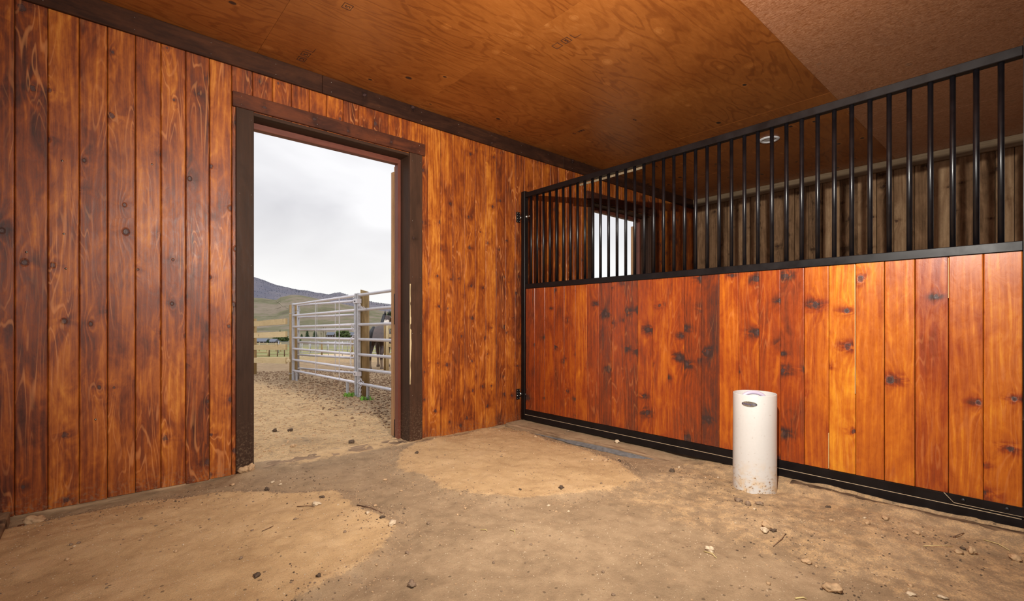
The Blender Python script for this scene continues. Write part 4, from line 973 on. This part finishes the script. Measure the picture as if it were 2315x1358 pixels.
z00 = [a + (a - b) * (5.547 - yb1) / (6.6 - 5.547) for a, b in zip(z0, zn)]
corral('corral_fence', 'silver seven-rail corral panel left of the round wooden post', (2.90, 6.69, -.02), (2.945, 9.70, -.08), zn, zf, .0205, (.11, .93), (.20, .56))
corral('corral_fence', 'silver seven-rail corral panel between the round post and the barn', (2.895, 6.60, -.02), (2.865, yb1 + .02, .0), zn, z00, .0205, (.12,), ())
g2a = [1.417, 1.177, .927, .669, .43, .17]; g2b = [1.385, 1.145, .895, .650, .40, .13]
corral('corral_gate', 'silver six-rail pipe gate standing behind the left corral panel', (3.46, 8.02, .12), (3.139, 10.02, -.09), g2a, g2b, .021, (), (.30, .62), rounded=True)
# the clamps joining the panels, and chains
t = thing('panel_clamp', 'zinc clamp joining the two corral panels near their top', 'clamp', (2.895, 6.645, 1.35))
m = MB(); m.box(-.035, -.024, -.065, .065, -.03, .035, 'z', 0, 0, .003); m.box(-.03, .03, -.075, -.070, -.03, .035); m.build('plate', M_galv, t); m = MB(); m.tube([(-.036, 0, 0), (-.044, 0, 0)], .009, 8); m.build('bolt', M_bolt, t)
t = thing('panel_clamp', 'zinc clamp joining the two corral panels low down', 'clamp', (2.895, 6.645, .31))
m = MB(); m.box(-.035, -.024, -.065, .065, -.03, .035, 'z', 0, 0, .003); m.box(-.03, .03, -.075, -.070, -.03, .035); m.build('plate', M_galv, t); m = MB(); m.tube([(-.036, 0, 0), (-.044, 0, 0)], .009, 8); m.build('bolt', M_bolt, t)
def chain(name, pts, label, r=.0032, L=.034):
    pts = [Vector(p) for p in pts]; m = MB(); acc = 0; k = 0
    seg = [(a, b) for a, b in zip(pts[:-1], pts[1:])]; tot = sum((b - a).length for a, b in seg); n = int(tot / (L * .78))
    for q in range(n):
        s = (q + .5) / n * tot
        for a, b in seg:
            l = (b - a).length
            if s <= l: c = a.lerp(b, s / l); d = (b - a).normalized(); break
            s -= l
        side = d.cross(Vector((.3, .9, .1))).normalized(); side = side if q % 2 else d.cross(side).normalized()
        m.tube([c + d * (L / 2 * math.cos(w)) + side * (.011 * math.sin(w)) for w in [6.283 * e / 10 for e in range(10)]], r, 5, closed=True)
    o = m.build(name, M_galv); o['label'] = label; o['category'] = 'chain'; return o
def w3(u, v, d): x, y = far(u, d); return (x, y, hz(v, d))
chain('chain', [w3(796, 732, 6.95), w3(797, 745, 6.95), w3(804, 752, 6.95), w3(800, 758, 6.93), w3(793, 765, 6.9), w3(792.5, 800, 6.9), w3(793, 826, 6.9)], 'steel chain hanging down from the left corral panel')
m = MB(); c = Vector(w3(796.5, 737, 6.93)); m.tube([c + Vector((0, .032 * math.cos(w), .032 * math.sin(w))) for w in [6.283 * e / 14 for e in range(14)]], .004, 6, closed=True); o = m.build('ring', M_galv); o['label'] = 'steel ring at the top of the hanging chain'; o['category'] = 'ring'
chain('chain', [w3(810, 692, 6.68), w3(813, 688, 6.66), w3(817, 695, 6.62), w3(823, 695.5, 6.6), w3(832, 699, 6.6)], 'short chain tying the panels to the round post near the top')
chain('chain', [w3(808, 864, 6.68), w3(816, 857, 6.62), w3(820, 864, 6.6), w3(815, 870, 6.58), w3(814.5, 880, 6.58), w3(814.5, 893, 6.58)], 'chain wrapped at the foot of the round wooden post')
# round posts and the board fence
def rpost(name, x, y, r, z1, label, slant=.0):
    m = MB(); g = gz(x, y); n = 20; m.tube([(x, y, g - .25), (x, y, g + .5), (x, y, z1)], [r * 1.03, r, r * .96], n, i=int(x * 10))
    o = m.build(name, M_post)
    for v in o.data.vertices:
        if v.co.z > z1 - .02: v.co.z += -(v.co.x - x) * slant + (v.co.y - y) * slant * .4
        v.co.x += .004 * math.sin(v.co.z * 9 + v.co.y * 30)
    o['label'] = label; o['category'] = 'fence post'; return o
rpost('round_post', 2.99, 6.60, .062, 1.50, 'thick round wooden post with slanted top behind the silver panels', .28)
rpost('round_post', 2.975, 9.79, .070, 1.385, 'round wooden post at the far end of the left corral panel', .0)
bf = thing('board_fence', 'four-board new wooden fence beyond the corral panel, seen at the left of the doorway', 'fence', (2.9, 9.8, gz(2.9, 9.8)))
e0 = (2.87, 9.86); e1 = (2.735, 11.72)
for (a, b) in ((1.067, 1.011), (.818, .759), (.568, .494), (.303, .209)):
    dx, dy = e1[0] - e0[0], e1[1] - e0[1]; L = math.hypot(dx, dy); nx, ny = -dy / L * .019, dx / L * .019; h = .056; m = MB(); vs = []
    for (p, z) in ((e0, a), (e1, b)):
        for s_ in (-1, 1): vs += [(p[0] + nx * s_, p[1] + ny * s_, z - h), (p[0] + nx * s_, p[1] + ny * s_, z + h)]
    m.add(vs, [(0, 1, 3, 2), (4, 6, 7, 5), (0, 4, 5, 1), (2, 3, 7, 6), (1, 5, 7, 3), (0, 2, 6, 4)], [(v[2] * 1.0, v[1], a * 10) for v in vs]); local(m.build('board', M_board), bf)
m = MB(); g = gz(2.72, 11.74); m.tube([(2.74, 11.80, g - .1), (2.74, 11.80, 1.13)], .07, 16); local(m.build('post', M_post), bf)
m = MB(); c = Vector(w3(652, 814, 9.16)); m.box(c.x - .03, c.x + .03, c.y - .03, c.y + .03, c.z - .035, c.z + .012, 'z', 0, .2, .005); local(m.build('end_block', M_board), bf)
for z, lb in ((1.25, 'wire tie holding the far panel end to its post, upper one'), (.10, 'wire tie holding the far panel end to its post, lower one')):
    m = MB(); m.tube([(2.945 + .10 * math.cos(w) + .04, 9.715 + .10 * math.sin(w), z + .04 * math.cos(w)) for w in [6.283 * e / 18 for e in range(18)]], .0045, 6, closed=True)
    o = m.build('wire_tie', M_galvdull); o['label'] = lb; o['category'] = 'wire tie'
# fence before the horse
hf = thing('board_fence', 'four-board tan fence with two posts standing in front of the horse', 'fence', (*far(876, 12.9), gz(*far(876, 12.9))))
for u, w_, mt, nm in ((870, .028, M_post, 'post'), (876, .040, M_board, 'post')):
    x, y = far(u, 12.9 - (0 if u < 872 else .05)); g = gz(x, y); m = MB()
    m.tube([(x, y, g - .1), (x, y, hz(735.5, 12.9))], w_, 12 if u < 872 else 8); local(m.build(nm, mt), hf)
for v in (738.5, 758.5, 780, 802):
    a = far(878.5, 12.85); b = far(1010, 12.3); m = MB(); z = hz(v, 12.85); dx, dy = b[0] - a[0], b[1] - a[1]; L = math.hypot(dx, dy); nx, ny = -dy / L * .018, dx / L * .018; vs = []
    for p in (a, b):
        for s_ in (-1, 1): vs += [(p[0] + nx * s_, p[1] + ny * s_, z - .045), (p[0] + nx * s_, p[1] + ny * s_, z + .045)]
    m.add(vs, [(0, 1, 3, 2), (4, 6, 7, 5), (0, 4, 5, 1), (2, 3, 7, 6), (1, 5, 7, 3), (0, 2, 6, 4)], [(q[2], q[0], v) for q in vs]); local(m.build('board', M_board), hf)

# ------------------------------------------------------------------ the horse, seen from behind
def skin(name, chains, mat, parent, sub=2):
    vs, rs, es, idx = [], [], [], {}
    for ch in chains:
        prev = None
        for p, r in ch:
            k = tuple(round(c, 4) for c in p)
            if k not in idx: idx[k] = len(vs); vs.append(p); rs.append(r)
            if prev is not None and prev != idx[k]: es.append((prev, idx[k]))
            prev = idx[k]
    me = bpy.data.meshes.new(name); me.from_pydata(vs, es, []); me.update()
    o = bpy.data.objects.new(name, me); COL.objects.link(o); o.modifiers.new('skin', 'SKIN')
    if not me.skin_vertices: me.skin_vertices.new()
    for i, s in enumerate(me.skin_vertices[0].data):
        r = rs[i]; s.radius = (r, r) if not isinstance(r, tuple) else r; s.use_root = (i == 0)
    sb = o.modifiers.new('sub', 'SUBSURF'); sb.levels = sub; sb.render_levels = sub
    bpy.context.view_layer.update()
    m2 = bpy.data.meshes.new_from_object(o.evaluated_get(bpy.context.evaluated_depsgraph_get())); m2.name = name
    bpy.data.objects.remove(o); m2.materials.clear(); m2.materials.append(mat)
    for p in m2.polygons: p.use_smooth = True
    o = bpy.data.objects.new(name, m2); COL.objects.link(o); o.parent = parent; return o
def coat():
    m, nt, b = M('bay_coat_with_white'); n = N(nt); tc = n.new('ShaderNodeTexCoord'); P = tc.outputs['Object']; s = n.sep(P)
    f = n.noise(P, 7, 4, .6)
    base = n.ramp(f, [(.3, (.030, .015, .011)), (.7, (.075, .036, .025))])
    rad = n.math('SQRT', n.math('ADD', n.math('POWER', n.math('ABSOLUTE', n.math('SUBTRACT', s[0], .62)), 2.0), n.math('POWER', n.math('ABSOLUTE', n.math('SUBTRACT', s[2], 1.34)), 2.0)))
    w1 = n.mr(n.math('MULTIPLY_ADD', n.math('SUBTRACT', f, .5), .25, rad), .15, .17, 1, 0)
    w2 = n.mr(n.math('MULTIPLY_ADD', n.math('SUBTRACT', f, .5), .2, s[2]), .27, .33, 1, 0)
    col = n.mix(w1, base, (.68, .60, .52)); col = n.mix(n.math('MULTIPLY', w2, .8), col, (.34, .26, .19))
    n.link(col, b.inputs['Base Color']); b.inputs['Roughness'].default_value = .5; return m
M_coat = coat()
hx, hy_ = far(860, 14.2); hzv = -.30
horse = thing('horse', 'dark bay horse with a white neck patch standing beyond the corral, tail towards the viewer', 'horse', (hx, hy_, hzv), rz=math.radians(53))
horse.scale = (.94, .94, .94)
body = [[((-.58, 0, 1.16), .235), ((-.15, 0, 1.08), .285), ((.35, 0, 1.07), .27), ((.58, 0, 1.20), .20), ((.74, -.03, 1.42), .135), ((.86, -.06, 1.62), .10), ((1.02, -.10, 1.56), .088), ((1.20, -.14, 1.36), .058)],
        [((.35, 0, 1.07), .27), ((.44, .16, .86), .12), ((.40, .17, .66), .075), ((.44, .16, .42), .050), ((.44, .16, .14), .034), ((.47, .16, .04), .048)],
        [((.35, 0, 1.07), .27), ((.44, -.16, .86), .12), ((.40, -.17, .66), .075), ((.44, -.16, .42), .050), ((.44, -.16, .14), .034), ((.47, -.16, .04), .048)],
        [((-.58, 0, 1.16), .235), ((-.58, .17, .90), .155), ((-.48, .18, .72), .105), ((-.74, .17, .48), .055), ((-.70, .17, .15), .037), ((-.66, .17, .04), .052)],
        [((-.58, 0, 1.16), .235), ((-.58, -.17, .90), .155), ((-.48, -.18, .72), .105), ((-.74, -.17, .48), .055), ((-.70, -.17, .15), .037), ((-.66, -.17, .04), .052)]]
skin('body', body, M_coat, horse)
m = MB(); R = random.Random(2)
for k in range(26):
    a = R.uniform(-.05, .05); b_ = R.uniform(-.05, .05)
    m.tube([(-.78 + a * .3, .04 + b_ * .5, 1.30), (-.90 + a, .10 + b_, 1.12), (-.92 + a * 1.5, .16 + b_ * 1.5, .80), (-.88 + a * 1.5, .19 + b_ * 1.3, .45), (-.86 + a, .19 + b_, R.uniform(.18, .32))], [.02, .03, .03, .022, .006], 6)
m.build('tail', M_mane, horse)
m = MB()
for k in range(24):
    f = k / 23; x = .50 + .38 * f; z = 1.36 + .36 * f; m.tube([(x, .02 - .03 * f, z), (x - .03, .10 - .03 * f, z - .03), (x - .02, .145 - .05 * f, z - .17 + R.uniform(-.03, .03))], [.022, .022, .006], 6)
m.build('mane', M_mane, horse)
for s_ in (-1, 1):
    m = MB(); m.tube([(.84, -.06 + s_ * .055, 1.68), (.835, -.06 + s_ * .07, 1.75), (.845, -.06 + s_ * .065, 1.83)], [.028, .030, .004], 8)
    m.build('ear', M_mane, horse)
for ch in body[1:]:
    p = ch[-1][0]; m = MB(); m.tube([(p[0], p[1], 0), (p[0] - .01, p[1], .075)], [.06, .046], 12); m.build('hoof', M_hoof, horse)
for s_ in (-1, 1): m = MB(); m.blob((1.03, -.10 + s_ * .078, 1.60), .018, 3, 2, (1, 1, 1), 0); m.build('eye', M_mane, horse)
m = MB(); m.tube([(.97 + .02 * math.cos(w), -.09 + .10 * math.cos(w), 1.53 + .11 * math.sin(w)) for w in [6.283 * e / 16 for e in range(16)]], .010, 6, closed=True); m.build('halter', M_lens, horse)

# ------------------------------------------------------------------ stones, clods, twigs and straw
def rock(x, y, d, label, mat=M_st_tan, cat='stone', sq=(1, .8, .55), name='stone', outside=False, group=None, sink=.25):
    g = gz(x, y) if outside else fz(x, y); m = MB(); seed = int(abs(x * 991 + y * 577) * 10)
    m.blob((0, 0, 0), d / 2, seed, 3 if d > .03 else 2, sq, .34 if mat is not M_dung else .45)
    o = m.build(name, mat); o.location = (x, y, g + d / 2 * sq[2] * (1 - sink)); o['label'] = label; o['category'] = cat
    if group: o['group'] = group
    return o
rock(-.215, 3.60, .085, 'large dusty stone lying against the wall at the far left', M_st_tan)
rock(2.619, .989, .050, 'egg-sized dusty stone in front of the waterer, farther of the touching two', M_st_tan)
rock(2.549, .967, .042, 'egg-sized pale stone in front of the waterer, nearer of the touching two', M_st_pale)
rock(2.596, .945, .028, 'dark clod tucked beside the two stones before the waterer', M_dung, 'clod', name='dirt_clod')
rock(2.163, 1.062, .044, 'pale stone with a yellow straw beside it, right of the bottom centre', M_st_pale)
rock(2.375, .726, .037, 'tan stone of the close pair lying right of bottom centre, larger one', M_st_tan)
rock(2.381, .690, .020, 'small stone of the close pair right of bottom centre, smaller one', M_st_tan)
rock(3.10, .461, .034, 'tan stone next to dark clods near the right corner', M_st_tan)
rock(3.04, .254, .040, 'upright tan stone near the bottom right corner', M_st_tan, sq=(.8, .8, .9))
rock(2.991, .291, .034, 'flat stone left of the upright one near the bottom right corner', M_st_tan)
rock(3.10, .119, .052, 'half-buried stone at the very right edge of the floor', M_st_tan)
rock(3.05, .285, .024, 'dark clod between the stones near the bottom right corner', M_dung, 'clod', name='dirt_clod')
rock(2.205, .58, .060, 'crumbly tan clod at the bottom edge right of centre', M_st_tan, 'clod', name='dirt_clod')
rock(2.868, 1.236, .045, 'left of three dark crumbly clods in front of the waterer', M_st_grey, 'clod', name='dirt_clod')
rock(2.855, 1.175, .042, 'middle of three crumbly clods in front of the waterer', M_st_grey, 'clod', name='dirt_clod')
rock(2.895, 1.125, .038, 'right of three crumbly clods in front of the waterer', M_st_grey, 'clod', name='dirt_clod')
rock(3.19, .60, .038, 'broken tan clod beside the dark plank edge at the right', M_st_tan, 'clod', name='dirt_clod')
rock(2.381, .371, .032, 'flat pale stone at the bottom edge, left of the pair there', M_st_pale, sq=(1, .8, .35))
rock(2.439, .284, .030, 'flat pale stone at the bottom edge, right of the pair there', M_st_pale, sq=(1, .8, .35))
rock(3.045, .649, .028, 'yellowish stone lying midway along the right floor', M_st_tan)
rock(1.728, 4.09, .040, 'dark round dropping in the doorway', M_dung, 'dropping', outside=True, name='dropping', sq=(1, .9, .8))
rock(1.350, 5.005, .044, 'dark dropping in the yard, left of the two seen through the doorway', M_dung, 'dropping', outside=True, name='dropping', sq=(1, .9, .8))
rock(1.468, 4.926, .042, 'dark dropping in the yard, right of the two seen through the doorway', M_dung, 'dropping', outside=True, name='dropping', sq=(1, .9, .8))
rock(1.301, 4.293, .036, 'round tan stone on the dark damp patch outside the doorway', M_st_tan, outside=True, sq=(1, .9, .8))
rock(1.167, 2.249, .050, 'pale oblong stone on the edge of the sandy mound', M_st_pale, sq=(1, .6, .45))
rock(1.125, 2.45, .026, 'cream pebble on the sandy mound by its right edge', M_st_pale)
rock(.968, 2.777, .052, 'whitish flat stone on top of the sandy mound', M_st_pale, sq=(1, .8, .4))
rock(1.236, 2.593, .024, 'small tan stone just off the sandy mound edge', M_st_tan)
rock(1.494, 2.982, .027, 'tan stone alone on the dark trodden dirt inside the doorway', M_st_tan)
rock(.903, 3.397, .028, 'cream pebble by the left door casing, left of a pair', M_st_pale)
rock(.935, 3.337, .024, 'cream pebble by the left door casing, right of a pair', M_st_pale)
rock(.848, 3.31, .034, 'dark clod in front of the pebbles by the left door casing', M_dung, 'clod', name='dirt_clod')
rock(.963, 1.693, .036, 'brown clod at the bottom centre of the floor', M_st_grey, 'clod', name='dirt_clod')
rock(.516, 2.162, .030, 'dark clod on the sandy mound near the bottom edge, left one', M_dung, 'clod', name='dirt_clod')
rock(.703, 1.992, .026, 'dark clod on the sandy mound near the bottom edge, right one', M_dung, 'clod', name='dirt_clod')
rock(1.945, 3.344, .034, 'dark clod just inside the right door casing', M_dung, 'clod', name='dirt_clod')
rock(2.242, 2.069, .038, 'dark dropping on the sandy patch in the middle of the floor', M_dung, 'dropping', name='dropping')
rock(2.01, 2.201, .018, 'tiny black clod on the edge of the middle sandy patch', M_dung, 'clod', name='dirt_clod')
rock(3.094, 3.176, .034, 'tan stone beside the timber sill near the corner', M_st_tan)
rock(1.163, 2.355, .038, 'flat dark crumb by the oblong stone on the mound', M_dung, 'clod', name='dirt_clod', sq=(1, .6, .3))
rock(1.039, 2.878, .034, 'dark crumb on the back of the sandy mound', M_dung, 'clod', name='dirt_clod', sq=(1, .7, .35))
rock(.703, 3.562, .030, 'tan stone at the wall foot left of the door casing', M_st_tan)
rock(.80, 3.70, .062, 'lumpy dried mud at the foot of the left door casing, left lump', M_st_tan, 'clod', name='dirt_clod', sq=(1, .7, .7))
rock(.845, 3.71, .060, 'lumpy dried mud at the foot of the left door casing, right lump', M_st_tan, 'clod', name='dirt_clod', sq=(1, .7, .75))
o = rock(3.395, 2.487, .048, 'pale oval stone lying on the timber sill', M_st_pale); o.location.z = .028
o = rock(3.40, 3.05, .030, 'brown stone on the timber sill near the corner', M_st_grey); o.location.z = .022
rock(2.908, 2.238, .045, 'tan flat stone by the blue-grey mat edge', M_st_tan, sq=(1, .8, .4))
rock(3.02, 2.193, .030, 'dark clod by the end of the blue-grey mat edge', M_dung, 'clod', name='dirt_clod')
rock(3.072, 1.78, .040, 'dark fluffy clod left of the waterer', M_dung, 'clod', name='dirt_clod')
rock(3.20, 1.80, .022, 'small white stone left of the waterer', M_st_pale)
rock(3.157, .855, .026, 'black clod between the waterer and the dark plank', M_dung, 'clod', name='dirt_clod')
R = random.Random(21); GX = []
for k in range(120):
    x, y = R.uniform(-.3, 3.3), R.uniform(.35, 3.65); GX.append((x, y))
cell = {}
protos = []
for k in range(6):
    m = MB(); m.blob((0, 0, 0), .5, k + 400, 2, (1, .8, .6), .22)
    me_o = m.build('pebble', [M_st_tan, M_st_pale, M_st_grey, M_st_tan, M_st_grey, M_st_tan][k]); protos.append(me_o)
for k, (x, y) in enumerate(GX):
    p = protos[k % 6] if k < 6 else protos[k % 6].copy()
    if k >= 6: COL.objects.link(p)
    s_ = R.uniform(.010, .021); p.scale = (s_, s_, s_); p.location = (x, y, fz(x, y) + s_ * .18); p.rotation_euler = (0, 0, R.uniform(0, 6))
    p['label'] = 'small loose pebble or crumb scattered on the dirt floor'; p['category'] = 'pebble'; p['group'] = 'loose pebbles on the stall floor'
# grit: far too many to count
def grit(name, n, area, size, mat, label, outside=False, seed=1, dens=None):
    R = random.Random(seed); m = MB(); pts = []
    while len(pts) < n:
        x, y = R.uniform(area[0], area[1]), R.uniform(area[2], area[3])
        if dens and R.random() > dens(x, y): continue
        pts.append((x, y))
    X = np.array([p[0] for p in pts]); Y = np.array([p[1] for p in pts]); Z = (yard(X, Y) if outside else floor_fields(X, Y))[0]
    V0, F0 = ICO[1]
    for (x, y), z in zip(pts, Z):
        s_ = R.uniform(*size); a = R.uniform(0, 6.28); ca, sa = math.cos(a), math.sin(a); q = [R.uniform(.6, 1.1) for _ in range(3)]; j = [R.uniform(.75, 1.25) for _ in V0]
        m.add([(x + s_ * jj * (v[0] * q[0] * ca - v[1] * q[1] * sa), y + s_ * jj * (v[0] * q[0] * sa + v[1] * q[1] * ca), z + s_ * .25 + s_ * .6 * jj * v[2] * q[2]) for v, jj in zip(V0, j)], F0)
    o = m.build(name, mat); o['kind'] = 'stuff'; o['label'] = label; o['category'] = 'grit'; return o
near_d = lambda x, y: (1.0 if depth(x, y) < 2.6 else .45)
edge_d = lambda x, y: math.exp(-((float(sdf([x], [y], PA)[0]) - .02) / .12) ** 2) + math.exp(-((float(sdf([x], [y], PB)[0]) - .02) / .10) ** 2) + .10
grit('pale_grit', 5200, (-.3, 3.4, .3, 3.75), (.0012, .0034), M_st_pale, 'pale fine grit over the stall floor', seed=3, dens=near_d)
grit('sandy_crumbs', 3600, (-.3, 3.4, .3, 3.75), (.002, .0055), M_st_tan, 'sandy crumbs over the stall floor', seed=4, dens=edge_d)
grit('dark_crumbs', 1500, (-.3, 3.4, .3, 3.75), (.002, .006), M_st_grey, 'dark crumbs over the stall floor', seed=5, dens=edge_d)
SP = [(2.99, 2.19, .10), (3.07, 1.78, .16), (3.0, 1.5, .18), (2.88, 1.18, .12), (3.1, .42, .14), (2.95, .30, .18), (1.1, 3.35, .14), (1.15, 2.52, .16), (.68, 2.0, .14), (.95, 2.85, .10), (2.5, .8, .2), (.3, 3.55, .25), (2.25, .5, .15), (1.2, 3.0, .1)]
grit('manure_crumbs', 520, (-.2, 3.35, .2, 3.7), (.002, .0062), M_dung, 'dark manure crumbs in loose clusters on the stall floor', seed=9, dens=lambda x, y: min(1, sum(math.exp(-((x - a) ** 2 + (y - b) ** 2) / c ** 2) for a, b, c in SP) * .8))
grit('yard_clods', 6500, (1.9, 5.2, 4.4, 13), (.005, .022), M_yclod, 'dark trodden soil clods around the corral fence', True, 6, dens=lambda x, y: max(0, min(1, (x - 2.0 + .9 * float(fbm([x], [y], .9, 3, 4)[0])) * 1.1)) * (1 if y < 9 else .5))
grit('yard_crumbs', 2600, (.2, 3.4, 4.05, 9), (.005, .016), M_st_tan, 'tan crumbs and pebbles over the yard', True, 7)
def stick(a, b, r, mat, label, cat, name, zoff=.004, outside=False):
    za, zb = fz(*a), fz(*b); mid = ((a[0] + b[0]) / 2 + .01, (a[1] + b[1]) / 2 - .006); m = MB()
    m.tube([(a[0], a[1], za + zoff), (mid[0], mid[1], (za + zb) / 2 + zoff + .004), (b[0], b[1], zb + zoff)], [r, r * .9, r * .6], 6)
    o = m.build(name, mat); o['label'] = label; o['category'] = cat
stick((2.12, 1.07), (2.10, 1.00), .0022, M_straw, 'short yellow straw by the pale stone right of bottom centre', 'straw', 'straw')
stick((2.03, .66), (2.06, .63), .003, M_straw, 'bright yellow straw at the bottom edge of the photo', 'straw', 'straw')
stick((3.24, .23), (3.20, .14), .002, M_straw, 'pale straw near the right edge beside the plank', 'straw', 'straw')
stick((2.42, .88), (2.61, .89), .0022, M_twig, 'thin brown twig below the waterer stones', 'twig', 'twig')
stick((3.16, .33), (3.26, .30), .0025, M_twig, 'crooked twig near the right edge of the floor', 'twig', 'twig')
stick((1.14, 2.62), (1.19, 2.41), .0036, M_twig, 'long brown twig on the right edge of the sandy mound', 'twig', 'twig')
stick((.64, 2.59), (.70, 2.62), .002, M_twig, 'thin twig lying on the left sandy mound', 'twig', 'twig')
stick((1.60, 1.83), (1.59, 1.78), .002, M_straw, 'short pale straw in the middle foreground, right one', 'straw', 'straw')
stick((1.49, 1.93), (1.50, 1.89), .002, M_straw, 'short pale straw in the middle foreground, left one', 'straw', 'straw')
stick((2.94, .41), (3.04, .32), .0018, M_straw, 'long thin straw lying left of the right-hand stones', 'straw', 'straw')
stick((.88, 2.83), (.95, 2.75), .0022, M_twig, 'curved twig beside the whitish stone on the mound', 'twig', 'twig')
# grass tufts at the foot of the panels
R = random.Random(31)
for k, (x, y, n, lb) in enumerate(((2.83, 6.72, 60, 'bright green weed tuft at the foot of the panel joint, left of the post'), (2.86, 6.28, 30, 'small green weed tuft right of the round post foot'))):
    m = MB(); g = gz(x, y)
    for q in range(n):
        a = R.uniform(0, 6.28); r = R.uniform(0, .10); L = R.uniform(.03, .07); bx, by = x + r * math.cos(a), y + r * math.sin(a); da = R.uniform(0, 6.28); w = .006
        m.add([(bx - w, by, g), (bx + w, by, g), (bx + math.cos(da) * .02 + w * 1.5, by + math.sin(da) * .02, g + L * .6), (bx + math.cos(da) * .045, by + math.sin(da) * .045, g + L)], [(0, 1, 2, 3)])
    o = m.build('weed_tuft', M_grass); o['label'] = lb; o['category'] = 'weed'
# dark plank edge surfacing beside the partition at the right
m = MB(); vs, fs = [], []
for k in range(61):
    y = .02 + 1.10 * k / 60; w = .034 + .018 * float(fbm(y, 4.4, 4, 3)) * 2 + .012 * (1 - k / 60); z = float(floor_fields(np.array([3.40]), np.array([y]))[0][0]) + .012
    vs += [(3.385 - w, y, z - .012), (3.388 - w * .4, y, z), (3.398, y, z + .001), (3.40, y, z - .02)]
    if k: a = (k - 1) * 4; fs += [(a + q, a + q + 1, a + q + 5, a + q + 4) for q in range(3)]
m.add(vs, fs, [(p[0] + p[2], p[1], 6.0) for p in vs], -.48); o = m.build('buried_plank', M_sill); o['label'] = 'dark plank edge surfacing from the dirt below the partition at the right'; o['category'] = 'plank'

# ------------------------------------------------------------------ the rest of the barn behind the viewer
mb = MB()
for k in range(60): vb = -2.55 + k * .166; mb.box(vb + .001, vb + .165, -2.58, -2.56, -.1, CZ, 'z', 300 + k)
mb.build('wall_back', M_wall, kind='structure')
mb = MB()
for k in range(40): vb = -2.55 + k * .166; mb.box(-1.97, -1.95, vb + .001, vb + .165, -.1, CZ, 'z', 400 + k)
mb.build('wall_side', M_wall, kind='structure')
mb = MB(); mb.box(-2.0, FARX + .1, -2.6, -1.28, -.1, -.01); mb.build('floor_aisle', M_sill, kind='structure')
